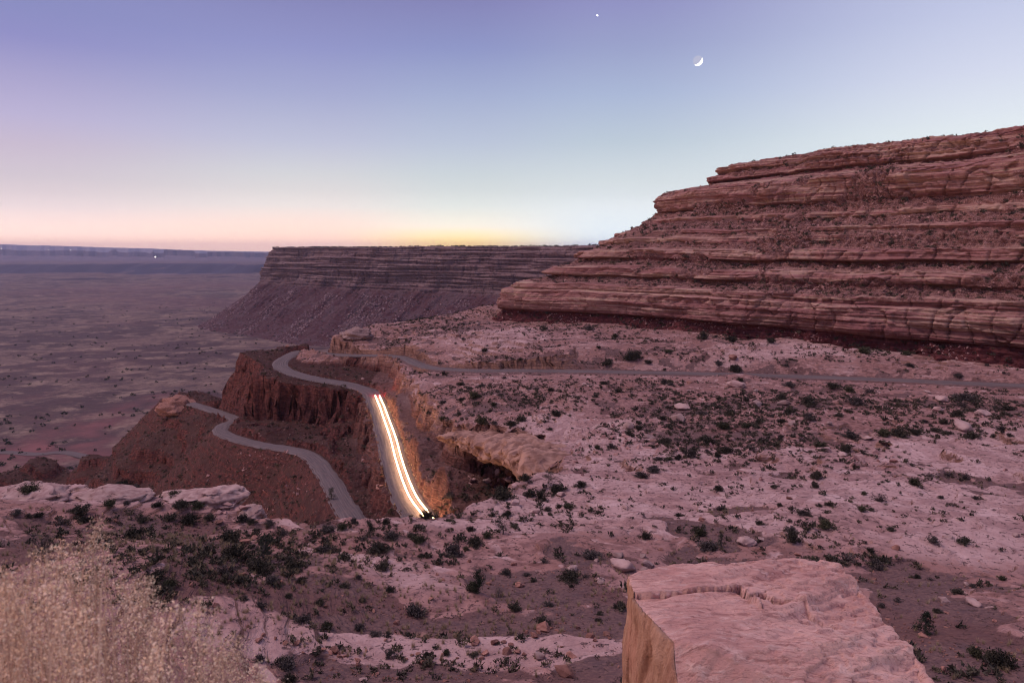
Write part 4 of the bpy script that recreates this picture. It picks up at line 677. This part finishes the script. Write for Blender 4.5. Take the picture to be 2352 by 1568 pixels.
pts = [Wz(*q) for q in outl] + [Wz(*q) for q in front]
g = pts[:]; bot = []
for q in [pts[0], pts[1], pts[3], pts[5], pts[7], pts[9], pts[11]]: bot.append(np.array([q[0] + (.05 if q is not pts[0] else 0), q[1] + (.2 if q[1] > 5 else 0), -5.75]))
fl = Wz(1546, 1472, -2.80); c0 = Wz(1441, 1338, -2.92)
bot += [np.array([fl[0] - .06, fl[1] - .02, -5.75]), np.array([c0[0] - .02, c0[1], -5.75])]
fr = [Wy(1562, 1640, 4.30), Wy(1750, 1650, 4.24), Wy(1960, 1650, 4.18), np.array([1.22, 3.95, -4.3]), np.array([3.0, 3.8, -4.3]), np.array([1.2, 3.9, -5.75]), np.array([3.2, 3.6, -5.75])]
bm = bmesh.new()
for q in pts + bot + fr: bm.verts.new(tuple(map(float, q)))
r = bmesh.ops.convex_hull(bm, input=bm.verts[:]); bmesh.ops.delete(bm, geom=list({g_ for k_ in ('geom_interior', 'geom_unused') for g_ in r[k_] if isinstance(g_, bmesh.types.BMVert)}), context='VERTS')
bme = bpy.data.meshes.new('tmp'); bm.to_mesh(bme); bm.free(); tmp = bpy.data.objects.new('tmp', bme); C.objects.link(tmp)
md = tmp.modifiers.new('r', 'REMESH'); md.mode = 'VOXEL'; md.voxel_size = .012; md2 = tmp.modifiers.new('s', 'SMOOTH'); md2.iterations = 3
dg = bpy.context.evaluated_depsgraph_get(); ev = tmp.evaluated_get(dg); em = ev.to_mesh(); nv = len(em.vertices); V = np.zeros(nv * 3, np.float32); em.vertices.foreach_get('co', V); V = V.reshape(-1, 3).astype(float)
Nn = np.zeros(nv * 3, np.float32); em.vertices.foreach_get('normal', Nn); Nn = Nn.reshape(-1, 3); F = np.array([p_.vertices[:] for p_ in em.polygons if len(p_.vertices) == 4]); ev.to_mesh_clear(); bpy.data.objects.remove(tmp)
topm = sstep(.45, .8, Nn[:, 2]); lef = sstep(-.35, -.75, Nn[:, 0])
x, y, z = V.T
crk = np.array([Wz((1900 + a * .5944) * .71316, (1500 + b * .5944) * .71316, -2.9)[:2] for a, b in [(200, 690), (270, 706), (380, 702), (480, 696), (560, 692), (680, 682), (805, 668), (850, 718), (935, 698), (985, 735), (1040, 738), (1110, 742), (1165, 740), (1200, 782), (1300, 800), (1370, 830)]])
d = np.full(nv, 1e9); sg = np.ones(nv)
for a, b in zip(crk[:-1], crk[1:]):
    e = b - a; t = np.clip(((x - a[0]) * e[0] + (y - a[1]) * e[1]) / (e @ e), 0, 1); dx, dy = x - a[0] - t * e[0], y - a[1] - t * e[1]; dd = np.hypot(dx, dy)
    m = dd < d - 1e-9; d = np.where(m, dd, d); sg = np.where(m, np.sign(e[0] * (y - a[1]) - e[1] * (x - a[0])), sg)
along = sstep(crk[-1][0] + .25, crk[-1][0] - .9, x)
lift = .06 * along * np.where(sg > 0, sstep(.0, .006, d) * (.25 + .75 * sstep(1.1, .0, d)), 0) - .075 * along * np.exp(-(d / .02) ** 2) * (sg < 0)
ca, sa = math.cos(RAD(28)), math.sin(RAD(28)); u_, v_ = x * ca + y * sa, -x * sa + y * ca
lam = fbm2(u_ * .9 + 3, v_ * 3.4, 4); stp = terrace(lam + .3 * x, .28, .045, 0) - .3 * x
right = sstep(1.6, 2.6, x)
disp = topm * (.022 * fbm3(x * 1.1, y * 1.1, z, 3) + (.026 + .05 * right) * stp + .008 * lam) + (1 - topm) * (.05 * fbm3(x * 1.6, y * 1.6, z * 1.2, 4)) + lef * (.035 * fbm3(x * 7, y * 7, z * .7, 3) - .05 * sstep(.06, 0, np.abs(pn3(x * 2.2 + 5, y * 2.2, z * .35))))
disp += .006 * fbm3(x * 9, y * 9, z * 9, 3) + .012 * (1 - lef) * fbm2(u_ * 2.2, v_ * 9, 3)
V = V + Nn * disp[:, None]; V[:, 2] += topm * lift; V[:, 1] -= topm * .045 * along * (sg > 0) * np.exp(-(d / .03) ** 2)
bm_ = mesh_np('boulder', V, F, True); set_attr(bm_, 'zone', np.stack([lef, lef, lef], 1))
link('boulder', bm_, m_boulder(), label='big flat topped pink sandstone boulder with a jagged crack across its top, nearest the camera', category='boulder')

# ------------------------------------------------------------------ uncountable ground cover
def lowpoly(seed, n=18, sz=.7):
    rg_ = np.random.default_rng(seed); return tufts(rg_.normal(size=(7, 3)) * np.array([.24, .24, .1]) + np.array([0, 0, .22]), n, .1, .2, rg_, .3)
LOWS = [lowpoly(700 + k, 46) for k in range(5)]; rg = np.random.default_rng(11)
xs, ys = rg.uniform(-140, 330, 110000), rg.uniform(22, 440, 110000)
inside = sdf_poly(xs, ys, polyP) > 2; az_ok = np.abs(np.arctan2(xs, ys)) < RAD(46)
zz, rd_, so_, dp_, dq_, rr_ = height(xs, ys, True)
cl_ = ((ys > 200) & (sdf_poly(xs, ys, np.vstack([B, T[::-1]])) > -2))
dens = np.clip(so_ * .8 + .2, 0, 1) * (.12 + .9 * sstep(-.1, .5, pn2(xs / 22, ys / 22 + 40)))
keep = inside & az_ok & ~cl_ & (rr_ > 1.5) & (rg.random(110000) < dens * 1.3)
sp = np.stack([xs, ys, zz - .03], 1)[keep]
hid = rg.random(len(sp)) < .95; sp = sp[hid]
ss = rg.uniform(.22, .6, len(sp)) * (1 + np.hypot(sp[:, 0], sp[:, 1]) / 420) * np.where(rg.random(len(sp)) < .2, 1.7, 1)
# on the stepped cliff: rubble shelves and the skyline
ci = np.where(PH.ravel() < .35)[0]; ci = ci[(PZ.ravel()[ci] > -37)]; ci = rg.choice(ci, 4600); cpn = np.stack([Xc.ravel()[ci], Yc.ravel()[ci], Zc.ravel()[ci] - .05], 1); cs = rg.uniform(.5, 1.7, len(ci)) * np.where(rg.random(len(ci)) < .16, 1.9, 1)
# on the red slopes below the roads
x3, y3 = rg.uniform(-330, 0, 14000), rg.uniform(120, 480, 14000); h3 = height(x3, y3, True); k3 = (h3[3] < -3) & (h3[5] > 1.2) & (rg.random(14000) < .8); s3 = np.stack([x3, y3, h3[0] - .05], 1)[k3]; z3 = rg.uniform(.45, 1.25, k3.sum()) * np.where(rg.random(k3.sum()) < .12, 1.9, 1)
def ellipse_cast(el):
    a, b = [], []
    for px_, py_, rx_, ry_, n_ in el: q1, q2 = rg.uniform(0, 6.28, n_), rg.random(n_) ** .5; a.append(px_ + rx_ * q2 * np.cos(q1)); b.append(py_ + ry_ * q2 * np.sin(q1))
    q, ok, t = cast(np.concatenate(a), np.concatenate(b)); return q[ok & (t > 22)]
e1 = ellipse_cast([(1640, 985, 260, 60, 620), (1800, 930, 320, 30, 380), (2200, 960, 180, 50, 340), (1150, 930, 200, 50, 260), (1350, 900, 250, 30, 260), (1700, 1040, 400, 30, 200), (1750, 1150, 520, 120, 300), (800, 1260, 320, 60, 200), (1200, 1170, 200, 60, 140), (400, 1330, 250, 80, 120), (1000, 1500, 350, 50, 60), (1050, 720, 90, 22, 160), (560, 1290, 150, 60, 160), (300, 1230, 250, 50, 160), (900, 760, 120, 12, 60), (1300, 755, 160, 20, 120), (1800, 815, 400, 22, 240), (1150, 1090, 60, 25, 60), (700, 1240, 150, 20, 60), (1000, 1180, 120, 12, 30), (1950, 1290, 120, 14, 40)])
e1[:, 2] -= .03; ez = rg.uniform(.42, 1.25, len(e1)) * np.where(rg.random(len(e1)) < .15, 1.5, 1) * np.clip(e1[:, 1] / 150, .55, 1.1)
i12 = np.where((PZ.ravel() > 48.8) & (PS.ravel() > .9) & (PS.ravel() < 1.12))[0]; i12 = rg.choice(i12, 130); p12 = np.stack([Xc.ravel()[i12], Yc.ravel()[i12], Zc.ravel()[i12] - .1], 1); z12 = rg.uniform(.7, 2.6, 130)
P_, S_ = np.vstack([sp, cpn, s3, e1, p12]), np.concatenate([ss, cs, z3, ez, z12]); m_ = rg.random(len(P_)) < .5; M_OLIVE = m_plain('dry_bush_leaf', (.07, .052, .034), (.12, .088, .06), 1, tint=0, bump=0, obj=False)
merged('scrub', LOWS, P_[m_], S_[m_], M_LEAF, rg, label='countless small dark desert bushes dotting slopes and ledges', cat='scrub')
merged('scrub', LOWS, P_[~m_], S_[~m_] * .8, M_OLIVE, rg, label='countless small dry olive brown bushes dotting slopes and ledges', cat='scrub')
# loose stones
STN = [rock_geo(800 + k, 9, 0, 1, .8, .6, 0) for k in range(6)]
x4, y4 = rg.uniform(-60, 110, 170000), rg.uniform(22, 130, 170000); h4 = height(x4, y4, True)
k4 = (h4[3] > 1) & (rg.random(170000) < (.05 + .55 * h4[2]) * np.clip(1.2 - np.hypot(x4, y4) / 140, .1, 1) * (.12 + sstep(-.05, .4, pn2(x4 / 5, y4 / 5)))); s4 = np.stack([x4, y4, h4[0] + .02], 1)[k4]; z4 = .06 + .16 * rg.random(k4.sum()) ** 3 + .08 * rg.random(k4.sum())
z4 = np.where(rg.random(len(z4)) < .07, z4 * 2.4, z4 * 1.15)
i5 = np.where((PH.ravel() < .3) & (PZ.ravel() > -37) & (PZ.ravel() < 49))[0]; w5 = np.clip(.25 + 1.5 * pn2(AL.ravel()[i5] / 25, PZ.ravel()[i5] / 12), .05, 1) * np.where((PZ.ravel()[i5] > 10) & (PZ.ravel()[i5] < 26), 2.2, .8); i5 = rg.choice(i5, 14000, p=w5 / w5.sum())
i5b = None; p5 = np.stack([Xc.ravel()[i5], Yc.ravel()[i5], Zc.ravel()[i5] + .1], 1); z5 = .35 + 1.9 * rg.random(len(i5)) ** 4
x6, y6 = rg.uniform(-330, 0, 60000), rg.uniform(120, 480, 60000); h6 = height(x6, y6, True); k6 = (h6[3] < -2) & (h6[5] > 1) & (rg.random(60000) < .6); p6 = np.stack([x6, y6, h6[0] + .05], 1)[k6]; z6 = .3 + 1.5 * rg.random(k6.sum()) ** 4
x7, y7 = rg.uniform(-70, 300, 110000), rg.uniform(90, 400, 110000); h7 = height(x7, y7, True); k7 = (h7[3] > 2) & (h7[5] > 1) & (rg.random(110000) < .45 * (.12 + h7[2])) ; p7 = np.stack([x7, y7, h7[0] + .05], 1)[k7]; z7 = .16 + 1.2 * rg.random(k7.sum()) ** 3
M_SCREE = m_plain('scree_rock', (.10, .048, .04), (.19, .10, .085), .8, tint=0)
merged('rubble', STN, p6, z6, M_SCREE, rg, tilt=.3, label='dark red stones scattered down the slope below the roads', cat='rubble')
merged('rubble', STN, s4, z4, M_ROCKR, rg, tilt=.3, label='loose small red stones strewn over the ground', cat='rubble')
M_ROCKC = m_plain('ledge_rock', (.38, .21, .19), (.26, .125, .115), .6, tint=0)
e2 = ellipse_cast([(1620, 985, 280, 65, 260), (2000, 1060, 60, 20, 40), (1400, 1010, 120, 40, 60), (1700, 900, 300, 25, 160), (1050, 735, 100, 25, 60), (1400, 800, 300, 20, 120), (560, 1170, 70, 25, 40), (1120, 1095, 70, 25, 50), (700, 1090, 250, 60, 120)]); e3 = .4 + 2.2 * rg.random(len(e2)) ** 3
merged('rubble', STN, np.vstack([p5, p7, e2]), np.concatenate([z5, z7, e3]), M_ROCKC, rg, tilt=.3, label='fallen pinkish blocks littering the ledges and flats', cat='rubble')
# fallen blocks on the mesa's talus, and the dark trees that dot mesa and valley
i8 = np.where((QT.ravel() > .95) & (QZ.ravel() < -130) & (QZ.ravel() > -299))[0]; w8 = np.clip(.1 + 2.2 * pn2(UM.ravel()[i8] / 110 + 3, QZ.ravel()[i8] / 500), .02, 2); i8 = rg.choice(i8, 8000, p=w8 / w8.sum())
p8 = np.stack([Xm.ravel()[i8], Ym.ravel()[i8], Zm.ravel()[i8]], 1); z8 = 3 + 12 * rg.random(len(i8)) ** 3
M_TAL = m_plain('talus_block', (.28, .18, .18), (.2, .11, .11), .05, tint=0, bump=0)
merged('rubble', STN, p8, z8, M_TAL, rg, tilt=.3, label='grey fallen blocks on the far mesa talus', cat='rubble')
i9 = np.where((QZ.ravel() > 15.5) & (QS.ravel() < 420))[0]; i9 = rg.choice(i9, 900); p9 = np.stack([Xm.ravel()[i9], Ym.ravel()[i9], Zm.ravel()[i9]], 1); z9 = rg.uniform(3, 8, 900)
i10 = np.where((QT.ravel() > .2) & (QZ.ravel() < 10))[0]; i10 = rg.choice(i10, 2200); p10 = np.stack([Xm.ravel()[i10], Ym.ravel()[i10], Zm.ravel()[i10]], 1); z10 = rg.uniform(2, 5.5, 2200)
rv_ = np.exp(rg.uniform(math.log(800), math.log(4500), 30000)); tv_ = rg.uniform(RAD(-40), RAD(4), 30000); x11, y11 = rv_ * np.sin(tv_), rv_ * np.cos(tv_)
k11 = rg.random(30000) < .16 * sstep(.05, .5, fbm2(x11 / 260, y11 / 90 + 7, 3)) + .012; p11 = np.stack([x11, y11, np.full(30000, -299.5)], 1)[k11]; z11 = rg.uniform(2.5, 8.5, k11.sum())
zi = -300 + 4 * fbm2(p11[:, 0] / 240, p11[:, 1] / 240, 4) * sstep(380, 900, np.hypot(p11[:, 0], p11[:, 1])) + 6 * fbm2(p11[:, 0] / 900, p11[:, 1] / 900, 3); p11[:, 2] = zi
merged('distant_scrub', LOWS, np.vstack([p9, p10, p11]), np.concatenate([z9, z10, z11]), M_JUN, rg, label='tiny dark trees and bushes dotting valley and far mesa', cat='scrub')
# straw tufts
def blade_tuft(seed, n=60):
    rg_ = np.random.default_rng(seed); a = rg_.uniform(0, 6.28, n); l = rg_.uniform(.5, 1, n); o = rg_.uniform(.1, .75, n); b = rg_.normal(size=(n, 2)) * .07
    p = np.stack([b[:, 0], b[:, 1], 0 * a - .03], 1); q = p + np.stack([np.cos(a) * o * l * .7, np.sin(a) * o * l * .7, l * .8], 1); s = np.stack([-np.sin(a), np.cos(a), 0 * a], 1) * .011
    return np.stack([p - s, p + s, q], 1).reshape(-1, 3), np.arange(3 * n).reshape(-1, 3)
TUF = [blade_tuft(900 + k) for k in range(5)]
x, y = rg.uniform(-60, 100, 40000), rg.uniform(22, 110, 40000); h = height(x, y, True); q_, ok_, t_ = cast([330, 480, 560, 640, 1040, 1500], [1280, 1260, 1320, 1270, 1425, 1370])
bst = sum(np.exp(-((x - q[0]) ** 2 + (y - q[1]) ** 2) / (2 * s_ * s_)) for q, s_ in zip(q_, (5, 6, 5, 4, 3.5, 4)))
k = (h[3] > .5) & (rg.random(40000) < np.clip(h[2] * .28 * (.2 + sstep(0, .4, pn2(x / 9, y / 9 + 8))) + .85 * bst, 0, .9)); gp = np.stack([x, y, h[0]], 1)[k]; gs = rg.uniform(.22, .6, k.sum())
T_ = np.gradient(lit_road[:, :2], axis=0); T_ /= np.linalg.norm(T_, axis=1)[:, None]; i = rg.integers(30, 230, 220); sd2 = np.where(rg.random(220) < .5, 1, -1); of = 3.7 + rg.exponential(.3, 220)
ex = lit_road[i, 0] + T_[i, 1] * of * sd2; ey = lit_road[i, 1] - T_[i, 0] * of * sd2; ep = np.stack([ex, ey, height(ex, ey)], 1); es = rg.uniform(.4, .95, 220)
merged('dry_grass', TUF, np.vstack([gp, ep]), np.concatenate([gs, es]), M_STRAW, rg, label='small straw coloured grass tufts on sandy ground and road verges', cat='grass')
# ------------------------------------------------------------------ tall plumes of grass right in front of the camera
env_x = [-260, 0, 60, 150, 215, 250, 300, 400, 480, 540, 600, 640]; env_y = [1240, 1290, 1285, 1230, 1175, 1250, 1290, 1350, 1390, 1440, 1520, 1640]
SV, SF, PV, PF, so, po = [], [], [], [], 0, 0; XV, XF, XT = [], [], []
GC = np.concatenate([rg.uniform(-230, 300, 17), rg.uniform(-100, 250, 8), [215, 215, 150, 90], [345, 395, 440, 505, 560, 600], rg.uniform(310, 600, 9)])
GT = []
for i in range(155):
    tx = rg.choice(GC) + rg.normal() * 13; ty = np.interp(tx, env_x, env_y) + rg.exponential(60 if tx > 320 else 95) + rg.uniform(-20, 20); Yd = rg.uniform(1.25, 2.35); tip = Wy(tx, ty, Yd)
    root = np.array([tip[0] * .9 - .10 + rg.normal() * .12, Yd + rg.normal() * .1, -1.92]); ctl = root * .45 + tip * .55 + np.array([rg.normal() * .05 - .06, rg.normal() * .04, .12])
    s = np.linspace(0, 1, 9)[:, None]; P = (1 - s) ** 2 * root + 2 * s * (1 - s) * ctl + s * s * tip; w = np.interp(s[:, 0], [0, 1], [.003, .001])
    a = rg.uniform(0, 6.28); b = np.array([math.cos(a), math.sin(a), 0]); c = np.array([-math.sin(a), math.cos(a), 0])
    V = np.stack([P + (b * math.cos(q) + c * math.sin(q)) * w[:, None] for q in (0, 2.09, 4.19)], 1).reshape(-1, 3); f = []
    for k in range(8):
        for m in range(3): f.append((k * 3 + m, k * 3 + (m + 1) % 3, k * 3 + 3 + (m + 1) % 3, k * 3 + 3 + m))
    SV.append(V); SF.append(np.array(f) + so); so += len(V)
    n = rg.integers(260, 460); GT.append((len(V), n, rg.uniform(0, 1))); u = rg.uniform(.46, 1.0, n) ** .85; u = np.round(u * 26 + rg.normal(size=n) * .25) / 26; u = u[:, None]; Q = (1 - u) ** 2 * root + 2 * u * (1 - u) * ctl + u * u * tip
    r_ = .0145 * np.sin(np.clip((u - .32) / .72, 0, 1) * math.pi) + .006; Q = Q + rg.normal(size=(n, 3)) * r_ * np.array([1.5, 1, .4])
    d1 = rg.normal(size=(n, 3)) + np.array([.9, 0, .5]); d1 /= np.linalg.norm(d1, axis=1)[:, None]; d2 = np.cross(d1, rg.normal(size=(n, 3))); d2 /= np.linalg.norm(d2, axis=1)[:, None]
    L_ = rg.uniform(.002, .0044, n)[:, None]; V = np.stack([Q - d1 * L_, Q + d2 * L_ * .5, Q + d1 * L_, Q - d2 * L_ * .5], 1).reshape(-1, 3); PV.append(V); PF.append(np.arange(4 * n).reshape(-1, 4) + po); po += 4 * n
for i in range(260):                 # bare stems between the plumes
    tx = rg.uniform(-240, 560); tip = Wy(tx, np.interp(tx, env_x, env_y) + rg.uniform(90, 330), rg.uniform(1.25, 2.3)); root = np.array([tip[0] * .88 - .12 + rg.normal() * .15, tip[1] + rg.normal() * .1, -1.92]); ctl = root * .45 + tip * .55 + np.array([rg.normal() * .06 - .05, 0, .08])
    s = np.linspace(0, 1, 7)[:, None]; P = (1 - s) ** 2 * root + 2 * s * (1 - s) * ctl + s * s * tip; w = np.interp(s[:, 0], [0, 1], [.003, .0012]); b, c = np.array([1., 0, 0]), np.array([0, 1., 0])
    V = np.stack([P + (b * math.cos(q) + c * math.sin(q)) * w[:, None] for q in (0, 2.09, 4.19)], 1).reshape(-1, 3); f = [(k * 3 + m, k * 3 + (m + 1) % 3, k * 3 + 3 + (m + 1) % 3, k * 3 + 3 + m) for k in range(6) for m in range(3)]
    XV.append(V); XF.append(np.array(f) + so); so += len(V); XT.append(np.full(len(V), rg.uniform(0, .8)))
V = np.vstack(SV + XV + PV); F = np.vstack(SF + XF + [f + so for f in PF]); MI = [0] * sum(len(f) for f in SF + XF) + [1] * sum(len(f) for f in PF)
t = NT('grass_stem'); M_STEM = t.done(t.mix(t.attr('zone')[0], (.50, .30, .235), (.24, .13, .10)))
t = NT('grass_seed'); M_SEED = t.done(t.mix(t.attr('zone')[0], (.86, .60, .45), (.31, .19, .135)))
tg_ = mesh_np('tall_grass', V, F, False, MI); tv_ = np.concatenate([np.full(a, c) for a, b, c in GT] + XT + [np.repeat(np.clip(c + rg.normal(size=b) * .10, 0, 1), 4) for a, b, c in GT]); set_attr(tg_, 'zone', np.stack([tv_] * 3, 1))
link('tall_grass', tg_, [M_STEM, M_SEED], kind='stuff', label='tall feathery straw coloured grass plumes in the near corner', category='grass')

# ------------------------------------------------------------------ lights in the place: headlight streaks, moon, star, lamps of the valley
i0 = np.argmin(np.linalg.norm(lit_road - Wz(866, 914, -59.2), axis=1)); R = lit_road[max(0, 8):i0 + 1]
T_ = np.gradient(R[:, :2], axis=0); T_ /= np.linalg.norm(T_, axis=1)[:, None]; S = np.stack([T_[:, 1], -T_[:, 0]], 1)
M_STREAK = m_emit('headlight_glow', (1, .66, .34), 68)
e = bpy.data.objects.new('light_trail', None); C.objects.link(e); e.location = R[-1]; e['label'] = 'pair of thin warm white headlight streaks running down the dirt road'; e['category'] = 'light trail'
for off in (.2, 1.9):
    P = np.stack([R[:, 0] + S[:, 0] * off, R[:, 1] + S[:, 1] * off, R[:, 2] + .85], 1); n = len(P); k = 6; an = np.arange(k) * 2 * math.pi / k; rd0 = .08
    V = P[:, None, :] + rd0 * (np.cos(an)[None, :, None] * np.stack([S[:, 0], S[:, 1], 0 * S[:, 0]], 1)[:, None, :] + np.sin(an)[None, :, None] * np.array([0, 0, 1.]))
    i = np.arange(n * k).reshape(n, k); F = np.stack([i[:-1], np.roll(i, -1, 1)[:-1], np.roll(i, -1, 1)[1:], i[1:]], -1).reshape(-1, 4)
    link('streak', mesh_np('streak', V.reshape(-1, 3) - R[-1], F), M_STREAK, e)
# the red glow of tail lights at the upper end, facing up the road
M_TAIL = m_emit('tail_light_glow', (1, .03, .04), 900); tt_ = M_TAIL.node_tree; g_ = tt_.nodes.new('ShaderNodeNewGeometry'); k_ = tt_.nodes.new('ShaderNodeMath'); k_.operation = 'MULTIPLY_ADD'; k_.inputs[1].default_value = -1300; k_.inputs[2].default_value = 1300; tt_.links.new(g_.outputs['Backfacing'], k_.inputs[0]); tt_.links.new(k_.outputs[0], tt_.nodes['Principled BSDF'].inputs['Emission Strength'])
for off in (.2, 1.9):
    bm = bmesh.new(); bmesh.ops.create_circle(bm, cap_ends=True, segments=16, radius=.2); m_ = bpy.data.meshes.new('tail_light'); bm.to_mesh(m_); bm.free()
    o = link('tail_light', m_, M_TAIL, e); o.rotation_euler = Vector((T_[-1][0] + S[-1][0] * .2, T_[-1][1] + S[-1][1] * .2, -.02)).to_track_quat('Z', 'Y').to_euler(); p_ = np.array([S[-1][0] * off + T_[-1][0] * .6, S[-1][1] * off + T_[-1][1] * .6, .95]); o.location = p_
d = ray(1603, 140); d = d / np.linalg.norm(d); mc = d * 60000; mr = 60000 * 9.8 / F_PX
bm = bmesh.new(); bmesh.ops.create_uvsphere(bm, u_segments=96, v_segments=64, radius=mr); m_ = bpy.data.meshes.new('moon'); bm.to_mesh(m_); bm.free()
for p_ in m_.polygons: p_.use_smooth = True
t = NT('moon_glow'); g_ = t.n.new('ShaderNodeNewGeometry'); dt = t.n.new('ShaderNodeVectorMath'); dt.operation = 'DOT_PRODUCT'; t.l.new(g_.outputs['Normal'], dt.inputs[0])
rt = np.array([1, 0, 0.]) ; rt -= d * (rt @ d); rt /= np.linalg.norm(rt); up_ = np.cross(rt, d); lv = d * .42 + (rt * .72 - up_ * .69) * .9; lv /= np.linalg.norm(lv); dt.inputs[1].default_value = tuple(lv)
t.b.inputs['Base Color'].default_value = (0, 0, 0, 1); t.b.inputs['Specular IOR Level'].default_value = 0; t.put(t.b.inputs['Emission Color'], t.mix(t.rng(dt.outputs['Value'], 0, .05), s2l((186, 188, 212)), (2.2, 2.15, 2.0))); t.b.inputs['Emission Strength'].default_value = 1; t.m.cycles.emission_sampling = 'NONE'  # sunlit crescent painted as emission by normal, dark side glows in sky tone
o = link('moon', m_, t.m, label='thin bright crescent moon in the pale sky', category='moon'); o.location = mc
def glow(name, p, r, mat, label, cat, sc=(1, 1, 1), rot=(0, 0, 0)):
    bm = bmesh.new(); bmesh.ops.create_uvsphere(bm, u_segments=12, v_segments=8, radius=r); m_ = bpy.data.meshes.new(name); bm.to_mesh(m_); bm.free(); o = link(name, m_, mat, label=label, category=cat); o.location = p; o.scale = sc; o.rotation_euler = rot
M_STAR = m_emit('star_glow', (1, .97, 1), 3.0, False)
d = ray(1372, 36); glow('star', d / np.linalg.norm(d) * 60000, 60000 * 1.15 / F_PX, M_STAR, 'bright evening star high above the mesa', 'star', (1.9, 1, 1), (0, RAD(33), 0))
M_LAMP = m_emit('far_lamp', (1, .92, .75), 5, False)
glow('valley_lamp', Wy(357, 590, 16500), 15, M_LAMP, 'brightest lamp out on the hazy plain below the flat buttes', 'lamp')
for px_, py_, r_, la in [(112, 574, 9, 'faint lamp below the distant hills, left of the buttes'), (162, 574.5, 8, 'faint lamp below the distant hills, nearer the buttes'), (3, 571, 9, 'faint lamp at the far left edge of the distant hills')]: glow('valley_lamp', Wy(px_, py_, 19500), r_, M_LAMP, la, 'lamp')
# ------------------------------------------------------------------ haze
HZ = bpy.data.materials.new('haze_air'); HZ.use_nodes = True; n_ = HZ.node_tree.nodes; n_.remove(n_['Principled BSDF']); vol = n_.new('ShaderNodeVolumePrincipled'); vol.inputs['Color'].default_value = (.70, .70, 1, 1); vol.inputs['Density'].default_value = 2.7e-5; vol.inputs['Anisotropy'].default_value = .6
HZ.node_tree.links.new(vol.outputs[0], n_['Material Output'].inputs['Volume'])
x0, x1, y0, y1, z0, z1 = -36000, 36000, -900, 36500, -450, 420
V = [(a, b, c) for a in (x0, x1) for b in (y0, y1) for c in (z0, z1)]; F = [(0, 1, 3, 2), (4, 6, 7, 5), (0, 4, 5, 1), (2, 3, 7, 6), (0, 2, 6, 4), (1, 5, 7, 3)]
link('haze', mesh_np('haze', V, F, False), HZ, kind='stuff', label='thin lavender haze over the whole valley', category='haze')
